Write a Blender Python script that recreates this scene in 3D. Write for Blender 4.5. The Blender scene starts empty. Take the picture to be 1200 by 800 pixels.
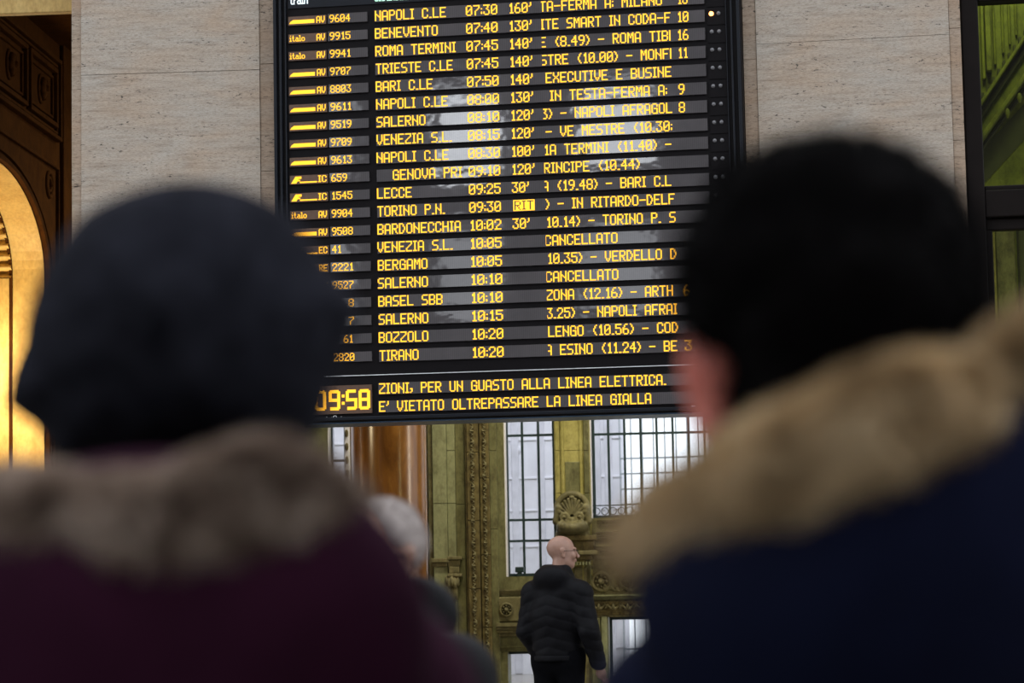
import bpy, math, random
import numpy as np
from mathutils import Vector, Matrix

random.seed(7)
C = bpy.context.scene.collection
rad = math.radians

# ------------------------------------------------------------------ camera
CAM = np.array([0.0, 0.0, 1.5])
YAW, PITCH, ROLL = rad(9.02), rad(5.543), rad(-1.086)
FPX = 85 / 36 * 1200                     # focal length in pixels of a 1200 px wide frame
Rcam = Matrix.Rotation(YAW, 3, 'Z') @ Matrix.Rotation(math.pi / 2 + PITCH, 3, 'X') @ Matrix.Rotation(ROLL, 3, 'Z')
RC = np.array(Rcam)
cd = bpy.data.cameras.new('camera'); cam = bpy.data.objects.new('camera', cd); C.objects.link(cam)
cam.matrix_world = Matrix.Translation(Vector(CAM)) @ Rcam.to_4x4()
cd.lens = 85; cd.sensor_width = 36; cd.clip_end = 500
cd.dof.use_dof = True; cd.dof.focus_distance = 19.6; cd.dof.aperture_fstop = 3.7
bpy.context.scene.camera = cam

# ------------------------------------------------------------------ world, light, exposure
sc = bpy.context.scene
sc.view_settings.view_transform = 'Standard'; sc.view_settings.look = 'None'
sc.view_settings.gamma = 1.0; sc.view_settings.use_curve_mapping = False
sc.view_settings.exposure = 0.6
sc.cycles.use_denoising = True
sc.cycles.sample_clamp_indirect = 4.0
W = bpy.data.worlds.new('overcast'); sc.world = W; W.use_nodes = True
W.node_tree.nodes['Background'].inputs[0].default_value = (0.90, 0.94, 1.0, 1)
W.node_tree.nodes['Background'].inputs[1].default_value = 1.15

def area_light(name, loc, target, size, power, col, sy=None, spread=None):
    l = bpy.data.lights.new(name, 'AREA'); l.energy = power; l.color = col
    l.shape = 'RECTANGLE'; l.size = size; l.size_y = sy or size
    if spread: l.spread = rad(spread)
    o = bpy.data.objects.new(name, l); C.objects.link(o); o.location = loc
    o.rotation_euler = (Vector(target) - Vector(loc)).to_track_quat('-Z', 'Y').to_euler()
    return o
def point_light(name, loc, power, col, r=0.1):
    l = bpy.data.lights.new(name, 'POINT'); l.energy = power; l.color = col; l.shadow_soft_size = r
    o = bpy.data.objects.new(name, l); C.objects.link(o); o.location = loc
    return o

# ------------------------------------------------------------------ picture -> place
def ray(px, py):
    d = RC @ np.array([(px - 600) / FPX, (400 - py) / FPX, -1.0]); return d
def PD(px, py, D):                       # the point seen there at depth D
    return CAM + ray(px, py) * D
class VP:                                # an upright plane: origin, heading; local u along, w into, z up
    def __init__(s, x, y, phi):
        s.o = np.array([x, y]); s.phi = rad(phi)
        s.e = np.array([math.cos(s.phi), math.sin(s.phi)]); s.n = np.array([-s.e[1], s.e[0]])
    def at(s, px, py, w=0.0):
        d = ray(px, py); t = ((s.o - CAM[:2]) @ s.n + w) / (d[:2] @ s.n); p = CAM + d * t
        return float((p[:2] - s.o) @ s.e), float(p[2])
    def u(s, px, z, w=0.0):              # u where column px crosses height z
        lo, hi = -200.0, 1000.0
        for _ in range(40):
            m = (lo + hi) / 2
            if s.at(px, m, w)[1] > z: lo = m
            else: hi = m
        return s.at(px, (lo + hi) / 2, w)[0]
    def world(s, u, w, z):
        p = s.o + s.e * u + s.n * w; return (float(p[0]), float(p[1]), float(z))

# ------------------------------------------------------------------ objects
def tag(o, label=None, cat=None, group=None, kind=None):
    if label: o['label'] = label
    if cat: o['category'] = cat
    if group: o['group'] = group
    if kind: o['kind'] = kind
    return o
def empty(name, loc=(0, 0, 0), rz=0.0, parent=None):
    o = bpy.data.objects.new(name, None); C.objects.link(o); o.location = loc; o.rotation_euler = (0, 0, rz)
    o.empty_display_size = 0.1
    if parent: o.parent = parent
    return o
def mesh_obj(name, me, parent=None, loc=None):
    o = bpy.data.objects.new(name, me); C.objects.link(o)
    if parent: o.parent = parent
    if loc is not None: o.location = loc
    return o
def np_mesh(name, V, F, mat, smooth=False):
    me = bpy.data.meshes.new(name)
    V = np.asarray(V, np.float32); F = np.asarray(F, np.int32)
    me.vertices.add(len(V)); me.vertices.foreach_set('co', V.ravel())
    k = F.shape[1]
    me.loops.add(F.size); me.loops.foreach_set('vertex_index', F.ravel())
    me.polygons.add(len(F)); me.polygons.foreach_set('loop_start', np.arange(0, F.size, k, dtype=np.int32))
    me.update(calc_edges=True)
    if smooth: me.polygons.foreach_set('use_smooth', np.ones(len(F), bool))
    me.materials.append(mat); me.validate(); return me
class MB:
    def __init__(s): s.v = []; s.f = []; s.smooth = False
    def box(s, x0, x1, y0, y1, z0, z1):
        b = len(s.v)
        s.v += [(x0, y0, z0), (x1, y0, z0), (x1, y1, z0), (x0, y1, z0), (x0, y0, z1), (x1, y0, z1), (x1, y1, z1), (x0, y1, z1)]
        s.f += [(b, b+3, b+2, b+1), (b+4, b+5, b+6, b+7), (b, b+1, b+5, b+4), (b+1, b+2, b+6, b+5), (b+2, b+3, b+7, b+6), (b+3, b, b+4, b+7)]
        return s
    def quadxz(s, x0, x1, z0, z1, y):
        b = len(s.v); s.v += [(x0, y, z0), (x1, y, z0), (x1, y, z1), (x0, y, z1)]; s.f.append((b, b+1, b+2, b+3)); return s
    def bar(s, a, b, r, r2=None, n=8):
        a = Vector(a); b = Vector(b); d = (b - a).normalized(); r2 = r if r2 is None else r2
        x = d.orthogonal().normalized(); y = d.cross(x); k = len(s.v)
        for p, q in ((a, r), (b, r2)):
            for i in range(n):
                t = 2 * math.pi * i / n; s.v.append(tuple(p + x * (q * math.cos(t)) + y * (q * math.sin(t))))
        for i in range(n): s.f.append((k+i, k+(i+1) % n, k+n+(i+1) % n, k+n+i))
        s.f.append(tuple(k+i for i in reversed(range(n)))); s.f.append(tuple(k+n+i for i in range(n))); return s
    def prism(s, pts, y0, y1):           # polygon in (x, z), extruded in y
        k = len(s.v); n = len(pts)
        s.v += [(x, y0, z) for x, z in pts] + [(x, y1, z) for x, z in pts]
        s.f.append(tuple(k+i for i in range(n))); s.f.append(tuple(k+n+i for i in reversed(range(n))))
        for i in range(n): s.f.append((k+(i+1) % n, k+i, k+n+i, k+n+(i+1) % n))
        return s
    def lathe(s, prof, c=(0, 0, 0), n=32, axis='z'):
        k = len(s.v)
        for r, h in prof:
            for i in range(n):
                t = 2 * math.pi * i / n
                if axis == 'z': s.v.append((c[0] + r * math.cos(t), c[1] + r * math.sin(t), c[2] + h))
                else: s.v.append((c[0] + r * math.cos(t), c[1] - h, c[2] + r * math.sin(t)))
        for j in range(len(prof) - 1):
            for i in range(n): s.f.append((k+j*n+i, k+j*n+(i+1) % n, k+(j+1)*n+(i+1) % n, k+(j+1)*n+i))
        for j0, rev in ((k, True), (k + (len(prof) - 1) * n, False)):   # caps on vertices of their own keep the side's shading true
            q = len(s.v); s.v += [s.v[j0 + i] for i in range(n)]; s.f.append(tuple(q + i for i in (reversed(range(n)) if rev else range(n))))
        return s
    def profile(s, prof, x0, x1):        # (w, z) outline run along x
        k = len(s.v); n = len(prof)
        s.v += [(x0, w, z) for w, z in prof] + [(x1, w, z) for w, z in prof]
        for i in range(n): s.f.append((k+i, k+(i+1) % n, k+n+(i+1) % n, k+n+i))
        s.f.append(tuple(k+i for i in reversed(range(n)))); s.f.append(tuple(k+n+i for i in range(n)))
        return s
    def mesh(s, name, mat):
        me = bpy.data.meshes.new(name); me.from_pydata(s.v, [], s.f); me.materials.append(mat); me.update()
        if s.smooth:
            for p in me.polygons: p.use_smooth = True
        return me
    def build(s, name, mat, parent=None, bevel=0, loc=None):
        o = mesh_obj(name, s.mesh(name, mat), parent, loc)
        if bevel:
            m = o.modifiers.new('bevel', 'BEVEL'); m.width = bevel; m.segments = 2; m.limit_method = 'ANGLE'
        return o

# ------------------------------------------------------------------ materials
class NT:
    def __init__(s, name):
        s.m = bpy.data.materials.new(name); s.m.use_nodes = True; s.t = s.m.node_tree
        s.b = s.t.nodes['Principled BSDF']; s.out = s.t.nodes['Material Output']
    def n(s, typ, **kw):
        x = s.t.nodes.new(typ)
        for k, v in kw.items(): setattr(x, k, v)
        return x
    def l(s, a, b): s.t.links.new(a, b)
    def coord(s, scale=(1, 1, 1), kind='Object', loc=(0, 0, 0)):
        c = s.n('ShaderNodeTexCoord'); m = s.n('ShaderNodeMapping'); m.inputs['Scale'].default_value = scale
        m.inputs['Location'].default_value = loc
        s.l(c.outputs[kind], m.inputs[0]); return m.outputs[0]
    def noise(s, vec, scale=5, detail=4, rough=0.5, dist=0.0):
        x = s.n('ShaderNodeTexNoise'); x.inputs['Scale'].default_value = scale; x.inputs['Detail'].default_value = detail
        x.inputs['Roughness'].default_value = rough; x.inputs['Distortion'].default_value = dist
        s.l(vec, x.inputs['Vector']); return x.outputs[0]
    def ramp(s, fac, stops):
        r = s.n('ShaderNodeValToRGB'); e = r.color_ramp.elements
        while len(e) < len(stops): e.new(0.5)
        for i, (p, c) in enumerate(stops):
            e[i].position = p; e[i].color = (*c, 1) if len(c) == 3 else c
        s.l(fac, r.inputs[0]); return r.outputs[0]
    def mix(s, f, a, b, mode='MIX'):
        x = s.n('ShaderNodeMix', data_type='RGBA', blend_type=mode)
        for i, v in ((0, f), (6, a), (7, b)):
            if hasattr(v, 'links'): s.l(v, x.inputs[i])
            elif i == 0: x.inputs[0].default_value = v
            else: x.inputs[i].default_value = (*v, 1)
        return x.outputs[2]
    def bump(s, h, strength=0.3, dist=0.01):
        x = s.n('ShaderNodeBump'); x.inputs['Strength'].default_value = strength; x.inputs['Distance'].default_value = dist
        s.l(h, x.inputs['Height']); s.l(x.outputs[0], s.b.inputs['Normal'])
    def set(s, col=None, rough=0.6, metal=0.0, spec=None, sheen=None):
        if col is not None:
            if hasattr(col, 'links'): s.l(col, s.b.inputs['Base Color'])
            else: s.b.inputs['Base Color'].default_value = (*col, 1)
        s.b.inputs['Roughness'].default_value = rough; s.b.inputs['Metallic'].default_value = metal
        if spec is not None: s.b.inputs['Specular IOR Level'].default_value = spec
        if sheen: s.b.inputs['Sheen Weight'].default_value = sheen
        return s

def plain(name, col, rough=0.6, metal=0.0, nscale=30, amt=0.15, bump=0.1, bd=0.002, spec=None, sheen=None, stretch=(1, 1, 1)):
    t = NT(name); v = t.coord(stretch); n = t.noise(v, nscale, 5, 0.6)
    lo = tuple(c * (1 - amt) for c in col); hi = tuple(min(1, c * (1 + amt)) for c in col)
    t.set(t.ramp(n, [(0.3, lo), (0.7, hi)]), rough, metal, spec, sheen)
    if bump: t.bump(n, bump, bd)
    return t.m
def travertine(name, base, dark, warm):
    t = NT(name); g = t.coord((1, 1, 1), 'Object')
    st = t.coord((1.1, 1.1, 13.0)); big = t.coord((0.7, 0.7, 2.0))
    band = t.noise(st, 2.4, 9, 0.74, 0.12)
    broad = t.noise(big, 2.0, 5, 0.55, 0.4)
    c = t.ramp(band, [(0.30, dark), (0.47, base), (0.62, tuple(min(1, x * 1.13) for x in base)), (0.75, warm)])
    c = t.mix(t.ramp(broad, [(0.35, (0, 0, 0)), (0.7, (1, 1, 1))]), c, t.mix(1.0, c, (1.0, 0.86, 0.74), 'MULTIPLY'))
    fine = t.noise(t.coord((6, 6, 40)), 5, 5, 0.75)
    c = t.mix(0.9, c, t.ramp(fine, [(0.33, (0.42, 0.37, 0.31)), (0.5, (0.97, 0.97, 0.97)), (0.65, (1.08, 1.08, 1.08))]), 'MULTIPLY')
    pit = t.noise(t.coord((11, 11, 38)), 1.7, 5, 0.68, 0.0); zone = t.noise(t.coord((1.2, 1.2, 6)), 1.5, 3, 0.55)
    pm = t.ramp(pit, [(0.585, (0, 0, 0)), (0.62, (1, 1, 1))]); zm = t.ramp(zone, [(0.50, (0, 0, 0)), (0.56, (1, 1, 1))])
    f = t.n('ShaderNodeMath', operation='MULTIPLY'); t.l(pm, f.inputs[0]); t.l(zm, f.inputs[1])
    c = t.mix(f.outputs[0], c, tuple(x * 0.18 for x in dark))
    t.set(c, 0.62); inv = t.n('ShaderNodeMath', operation='SUBTRACT'); t.l(band, inv.inputs[0]); t.l(f.outputs[0], inv.inputs[1])
    t.bump(inv.outputs[0], 0.35, 0.01); return t.m
def aged_stone(name, a, b, dirt, sc_=1.0, stretch=(1, 1, 0.35), rough=0.55, spec=0.3):
    t = NT(name); n1 = t.noise(t.coord(stretch), 2.6 * sc_, 7, 0.62, 0.6); n2 = t.noise(t.coord((1, 1, 0.6)), 9 * sc_, 6, 0.7)
    n3 = t.noise(t.coord((2, 2, 1)), 24 * sc_, 4, 0.6)
    c = t.ramp(n1, [(0.32, a), (0.66, b)])
    c = t.mix(t.ramp(n2, [(0.46, (0, 0, 0)), (0.68, (0.85, 0.85, 0.85))]), c, dirt)
    c = t.mix(0.35, c, t.ramp(n3, [(0.35, (0.5, 0.5, 0.5)), (0.6, (1, 1, 1))]), 'MULTIPLY')
    t.set(c, rough, spec=spec); t.bump(n2, 0.35, 0.012); return t.m
def emit(name, col, s=1.0):
    t = NT(name); t.set((0.02, 0.02, 0.02), 0.4)
    t.b.inputs['Emission Color'].default_value = (*col, 1); t.b.inputs['Emission Strength'].default_value = s; return t.m
def letters(o): o['kind'] = 'stuff'; return o
def glass(name, tint=(0.95, 0.98, 1.0), refl=0.08, rough=0.02):
    t = NT(name); tr = t.n('ShaderNodeBsdfTransparent'); tr.inputs[0].default_value = (*tint, 1)
    gl = t.n('ShaderNodeBsdfGlossy'); gl.inputs['Roughness'].default_value = rough
    mx = t.n('ShaderNodeMixShader'); mx.inputs[0].default_value = refl
    t.l(tr.outputs[0], mx.inputs[1]); t.l(gl.outputs[0], mx.inputs[2]); t.l(mx.outputs[0], t.out.inputs[0]); return t.m

M = {}
M['trav'] = travertine('travertine', (0.445, 0.400, 0.345), (0.285, 0.24, 0.19), (0.50, 0.445, 0.375))
M['trav_trim'] = travertine('travertine_trim', (0.39, 0.315, 0.245), (0.24, 0.18, 0.13), (0.45, 0.37, 0.285))
M['joint'] = plain('joint_mortar', (0.10, 0.08, 0.065), 0.9)
M['casing'] = plain('board_casing', (0.006, 0.005, 0.006), 0.5, nscale=8, bump=0.0, spec=0.12)
M['casing_edge'] = plain('board_edge', (0.008, 0.010, 0.015), 0.4, nscale=8, bump=0.0, spec=0.25)
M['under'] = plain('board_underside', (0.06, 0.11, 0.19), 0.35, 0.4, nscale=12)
def strip_mat():
    t = NT('led_strip'); v = t.coord((1, 1, 1))
    w = t.n('ShaderNodeTexWave', wave_type='BANDS', bands_direction='X'); w.inputs['Scale'].default_value = 26
    w.inputs['Distortion'].default_value = 0.0; t.l(v, w.inputs['Vector'])
    n = t.noise(v, 2.2, 4, 0.6)
    c = t.ramp(n, [(0.3, (0.075, 0.070, 0.074)), (0.7, (0.105, 0.096, 0.100))])
    c = t.mix(0.5, c, t.ramp(w.outputs[1], [(0.0, (0.6, 0.6, 0.62)), (1.0, (1.15, 1.15, 1.15))]), 'MULTIPLY')
    t.set(c, 0.6, spec=0.1); t.b.inputs['Coat Weight'].default_value = 1.0; t.b.inputs['Coat IOR'].default_value = 1.8; t.b.inputs['Coat Roughness'].default_value = 0.035
    x = t.n('ShaderNodeBump'); x.inputs['Strength'].default_value = 0.06; x.inputs['Distance'].default_value = 0.02
    t.l(t.noise(t.coord((1, 1, 1.6)), 2.6, 3, 0.5), x.inputs['Height']); t.l(x.outputs[0], t.b.inputs['Coat Normal']); return t.m
M['strip'] = strip_mat()
M['strip_warm'] = plain('clock_strip', (0.13, 0.075, 0.05), 0.35, nscale=40)
M['led'] = emit('led_amber', (1.0, 0.46, 0.016), 1.35)
M['led_small'] = emit('led_amber_small', (1.0, 0.46, 0.014), 1.35)
M['led_hot'] = emit('led_signal', (1.0, 0.30, 0.06), 7.0)
M['led_off'] = plain('led_off', (0.16, 0.16, 0.17), 0.3)
M['white_print'] = emit('backlit_print', (0.75, 0.92, 1.0), 1.0)
M['cyan_print'] = emit('backlit_green', (0.45, 0.85, 0.62), 1.0)
M['logo_print'] = plain('logo_print', (0.75, 0.77, 0.8), 0.5, bump=0)
M['olive'] = aged_stone('olive_stone', (0.115, 0.115, 0.052), (0.205, 0.205, 0.100), (0.065, 0.058, 0.028))
M['olive_light'] = aged_stone('olive_stone_light', (0.19, 0.205, 0.118), (0.29, 0.31, 0.18), (0.12, 0.12, 0.065))
M['yellow'] = aged_stone('yellow_stone', (0.31, 0.28, 0.085), (0.42, 0.385, 0.145), (0.22, 0.20, 0.06))
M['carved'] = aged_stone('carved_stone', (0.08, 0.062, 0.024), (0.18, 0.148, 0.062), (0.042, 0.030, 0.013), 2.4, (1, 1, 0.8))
M['relief'] = aged_stone('relief_stone', (0.115, 0.105, 0.052), (0.21, 0.19, 0.098), (0.05, 0.043, 0.022), 1.6, (1, 1, 1))
def marble():
    t = NT('red_marble'); n = t.noise(t.coord((1, 1, 0.25)), 3.2, 8, 0.65, 1.2); n2 = t.noise(t.coord((1, 1, 0.15)), 11, 5, 0.6)
    c = t.ramp(n, [(0.3, (0.10, 0.038, 0.009)), (0.55, (0.24, 0.105, 0.022)), (0.75, (0.40, 0.21, 0.05))])
    c = t.mix(0.3, c, t.ramp(n2, [(0.4, (0.4, 0.35, 0.3)), (0.6, (1, 1, 1))]), 'MULTIPLY')
    t.set(c, 0.21); return t.m
M['marble'] = marble()
M['iron'] = plain('window_iron', (0.012, 0.030, 0.036), 0.45, nscale=15)
M['glass'] = glass('window_glass')
M['glass_hall'] = glass('hall_glass', (0.72, 0.78, 0.68), 0.09, 0.01)
M['facade'] = plain('pale_facade', (0.70, 0.69, 0.76), 0.8, nscale=2.5, amt=0.1, bump=0.05)
M['facade_dark'] = plain('facade_relief', (0.60, 0.59, 0.66), 0.8, nscale=4, amt=0.12)
M['grille'] = plain('white_grille', (0.38, 0.42, 0.47), 0.6)
M['gold'] = aged_stone('ochre_plaster', (0.54, 0.36, 0.12), (0.64, 0.45, 0.17), (0.46, 0.29, 0.09), 0.7, (1, 1, 1), 0.5)
M['brown'] = aged_stone('shaded_ochre_stone', (0.046, 0.0155, 0.0028), (0.066, 0.024, 0.0045), (0.03, 0.010, 0.002), 1.0, (1, 1, 1), 0.8, 0.05)  # same ochre stone, the dimness of the passage put into its colour
M['bronze'] = plain('dark_bronze', (0.0075, 0.0050, 0.0045), 0.55, 0.0, nscale=8, spec=0.12)
M['green'] = aged_stone('lime_lit_stone', (0.12, 0.145, 0.018), (0.18, 0.21, 0.028), (0.06, 0.07, 0.010), 1.2, (1, 1, 1))  # the green light of the stair hall is put into this colour too
M['green_dark'] = plain('lime_lit_stone_dark', (0.035, 0.042, 0.012), 0.7, nscale=6)  # darker copy of that stone, green light in its colour as well
def floor_mat():
    t = NT('polished_floor'); n = t.noise(t.coord((1, 1, 1)), 0.9, 6, 0.6, 0.5)
    t.set(t.ramp(n, [(0.3, (0.17, 0.155, 0.14)), (0.7, (0.25, 0.23, 0.205))]), 0.22); return t.m
M['floor'] = floor_mat(); M['floor_dark'] = plain('dark_slab', (0.07, 0.06, 0.055), 0.25, nscale=2)
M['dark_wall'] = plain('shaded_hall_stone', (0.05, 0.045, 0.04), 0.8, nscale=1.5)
def skin_mat(name, a, b):
    t = NT(name); n = t.noise(t.coord(), 18, 5, 0.6)
    t.set(t.ramp(n, [(0.3, a), (0.7, b)]), 0.45); t.b.inputs['Subsurface Weight'].default_value = 0.12
    t.b.inputs['Subsurface Radius'].default_value = (0.01, 0.004, 0.002); t.b.inputs['Subsurface Scale'].default_value = 0.6
    t.bump(t.noise(t.coord(), 160, 3), 0.1, 0.001); return t.m
M['skin'] = skin_mat('skin', (0.29, 0.16, 0.115), (0.38, 0.22, 0.16))
M['skin_red'] = skin_mat('red_lit_skin', (0.50, 0.12, 0.09), (0.62, 0.19, 0.14))  # reddish skin with the red light on the ear put in
M['hair_black'] = plain('black_hair', (0.0025, 0.0020, 0.0022), 0.8, nscale=80, amt=0.5, spec=0.06)
M['hair_white'] = plain('white_hair', (0.38, 0.33, 0.31), 0.6, nscale=120, amt=0.2)
M['felt'] = plain('dark_knit', (0.0125, 0.0130, 0.0180), 1.0, nscale=40, amt=0.5, bump=0.6, bd=0.004, spec=0.03)
M['plum'] = plain('plum_cloth', (0.021, 0.0046, 0.0130), 0.9, nscale=10, amt=0.25, bump=0.3, bd=0.01, spec=0.05)
M['navy'] = plain('navy_cloth', (0.0034, 0.0046, 0.0145), 0.9, nscale=10, amt=0.25, bump=0.3, bd=0.01, spec=0.05)
M['puffer'] = plain('black_puffer', (0.0042, 0.0042, 0.0055), 0.6, nscale=30, amt=0.3, bump=0.3, bd=0.003, spec=0.10)
M['trouser'] = plain('dark_trouser', (0.003, 0.003, 0.004), 0.95, nscale=40, amt=0.3, spec=0.05)
M['shoe'] = plain('black_leather', (0.010, 0.009, 0.008), 0.35)
M['metal'] = plain('dark_metal', (0.02, 0.02, 0.02), 0.3, 0.6)
M['eye'] = plain('eye_white', (0.7, 0.68, 0.65), 0.2, bump=0)
def fur_mat(name, stops, scale):
    t = NT(name); n = t.noise(t.coord(), scale, 4, 0.65, 0.4)
    t.set(t.ramp(n, stops), 0.85, spec=0.15); return t.m
M['fur_tan'] = fur_mat('tan_fur', [(0.30, (0.17, 0.11, 0.055)), (0.5, (0.48, 0.35, 0.20)), (0.70, (0.78, 0.62, 0.40))], 22)
M['fur_grey'] = fur_mat('grey_brown_fur', [(0.34, (0.06, 0.036, 0.026)), (0.5, (0.24, 0.175, 0.135)), (0.66, (0.52, 0.42, 0.35))], 15)

# ------------------------------------------------------------------ signed-distance modelling
class SDF:
    def __init__(s, lo, hi, h):
        s.lo = np.array(lo, np.float32); s.h = h
        n = np.ceil((np.array(hi) - s.lo) / h).astype(int) + 1
        s.ax = [s.lo[i] + h * np.arange(n[i], dtype=np.float32) for i in range(3)]
        s.F = np.full(n, 1.0, np.float32); s.R = np.eye(3); s.t = np.zeros(3); s.sc = 1.0
    def frame(s, t=(0, 0, 0), rz=0.0, rx=0.0, ry=0.0, sc=1.0):
        s.R = np.array(Matrix.Rotation(rz, 3, 'Z') @ Matrix.Rotation(rx, 3, 'X') @ Matrix.Rotation(ry, 3, 'Y')); s.t = np.array(t, float); s.sc = sc; return s
    def _do(s, lo, hi, fn, k, op='add'):
        c = np.array([[x, y, z] for x in (lo[0], hi[0]) for y in (lo[1], hi[1]) for z in (lo[2], hi[2])]) * s.sc @ s.R.T + s.t
        m = k + 4 * s.h; a = c.min(0) - m; b = c.max(0) + m; sl = []
        for i in range(3):
            i0 = max(0, int((a[i] - s.lo[i]) / s.h)); i1 = min(len(s.ax[i]), int((b[i] - s.lo[i]) / s.h) + 2)
            if i1 <= i0: return s
            sl.append(slice(i0, i1))
        X, Y, Z = np.meshgrid(*[s.ax[i][sl[i]] for i in range(3)], indexing='ij')
        P = np.stack([X, Y, Z], -1) - s.t.astype(np.float32)
        P = (P @ s.R.astype(np.float32)) / s.sc
        d = fn(P) * s.sc; sl = tuple(sl); F = s.F[sl]
        if op == 'add':
            q = np.maximum(k - np.abs(F - d), 0) / k; s.F[sl] = np.minimum(F, d) - q * q * k * 0.25
        else:
            d = -d; q = np.maximum(k - np.abs(F - d), 0) / k; s.F[sl] = np.maximum(F, d) + q * q * k * 0.25
        return s
    def cap(s, a, b, ra, rb=None, k=0.02, sy=1.0, op='add'):
        rb = ra if rb is None else rb; a = np.array(a, np.float32); b = np.array(b, np.float32); r = max(ra, rb) * max(1, sy)
        def fn(P):
            S = np.array([1, 1 / sy, 1], np.float32); A = a * S; B = b * S; Q = P * S; ab = B - A
            t = np.clip(((Q - A) @ ab) / max(float(ab @ ab), 1e-9), 0, 1)
            return (np.linalg.norm(Q - A - t[..., None] * ab, axis=-1) - (ra + (rb - ra) * t)) * min(1, sy)
        return s._do(np.minimum(a, b) - r, np.maximum(a, b) + r, fn, k, op)
    def ell(s, c, r, k=0.02, op='add'):
        c = np.array(c, np.float32); r = np.array(r, np.float32)
        def fn(P):
            q = P - c; k0 = np.linalg.norm(q / r, axis=-1); k1 = np.linalg.norm(q / (r * r), axis=-1) + 1e-6
            return k0 * (k0 - 1) / k1
        return s._do(c - r, c + r, fn, k, op)
    def box(s, c, r, rnd=0.01, k=0.01, op='add'):
        c = np.array(c, np.float32); r = np.array(r, np.float32)
        def fn(P):
            q = np.abs(P - c) - (r - rnd)
            return np.linalg.norm(np.maximum(q, 0), axis=-1) + np.minimum(q.max(-1), 0) - rnd
        return s._do(c - r, c + r, fn, k, op)
    def ring(s, c, R_, r, k=0.01, half=False):   # torus about the y axis
        c = np.array(c, np.float32)
        def fn(P):
            q = P - c; l = np.hypot(q[..., 0], q[..., 2]) - R_
            d = np.hypot(l, q[..., 1]) - r
            if half: d = np.maximum(d, -q[..., 2])
            return d
        return s._do(c - np.array([R_ + r, r, R_ + r]), c + np.array([R_ + r, r, R_ + r]), fn, k)
    def disp(s, fn):
        X, Y, Z = np.meshgrid(*s.ax, indexing='ij'); m = np.abs(s.F) < 0.06
        s.F[m] += fn(X[m], Y[m], Z[m]).astype(np.float32); return s
    def verts(s):
        F = s.F; nx, ny, nz = F.shape
        ins = F < 0; cnt = np.zeros((nx-1, ny-1, nz-1), np.int8)
        off = [(i, j, k) for i in (0, 1) for j in (0, 1) for k in (0, 1)]
        for o in off: cnt += ins[o[0]:nx-1+o[0], o[1]:ny-1+o[1], o[2]:nz-1+o[2]]
        idx = np.argwhere((cnt > 0) & (cnt < 8)); vid = np.full(cnt.shape, -1, np.int32); vid[tuple(idx.T)] = np.arange(len(idx))
        acc = np.zeros((len(idx), 3), np.float32); num = np.zeros(len(idx), np.float32)
        for a in off:
            for ax in range(3):
                if a[ax]: continue
                b = list(a); b[ax] = 1
                fa = F[idx[:, 0]+a[0], idx[:, 1]+a[1], idx[:, 2]+a[2]]; fb = F[idx[:, 0]+b[0], idx[:, 1]+b[1], idx[:, 2]+b[2]]
                m = (fa < 0) != (fb < 0); t = np.where(m, fa / np.where(m, fa - fb, 1), 0)
                p = np.tile(np.array(a, np.float32), (len(idx), 1)); p[:, ax] = t
                acc[m] += p[m]; num += m
        V = (idx + acc / num[:, None]) * s.h + s.lo
        Q = []
        for ax in range(3):
            u, v = [(1, 2), (2, 0), (0, 1)][ax]
            A = [slice(0, None)] * 3; B = [slice(0, None)] * 3; A[ax] = slice(0, -1); B[ax] = slice(1, None)
            ch = ins[tuple(A)] != ins[tuple(B)]; e = np.argwhere(ch)
            ok = (e[:, u] > 0) & (e[:, v] > 0) & (e[:, u] < cnt.shape[u]) & (e[:, v] < cnt.shape[v]); e = e[ok]
            flip = ins[tuple(e.T)]
            du = np.zeros(3, int); dv = np.zeros(3, int); du[u] = 1; dv[v] = 1
            q = np.stack([vid[tuple((e - du - dv).T)], vid[tuple((e - dv).T)], vid[tuple(e.T)], vid[tuple((e - du).T)]], 1)
            q[~flip] = q[~flip][:, ::-1]; Q.append(q)
        Q = np.concatenate(Q); return V, Q[(Q >= 0).all(1)]
    def build(s, name, mat, parent=None, loc=None):
        V, Q = s.verts(); return mesh_obj(name, np_mesh(name, V, Q, mat, True), parent, loc)
def vnoise(X, Y, Z, f, seed=0):          # cheap smooth noise from sines
    r = np.random.RandomState(seed); o = 0
    for i in range(6):
        a = r.normal(size=3); a = a / np.linalg.norm(a) * f * (0.7 + 0.6 * r.rand()); o = o + np.sin(a[0] * X + a[1] * Y + a[2] * Z + r.rand() * 6.28)
    return o / 3.0
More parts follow.
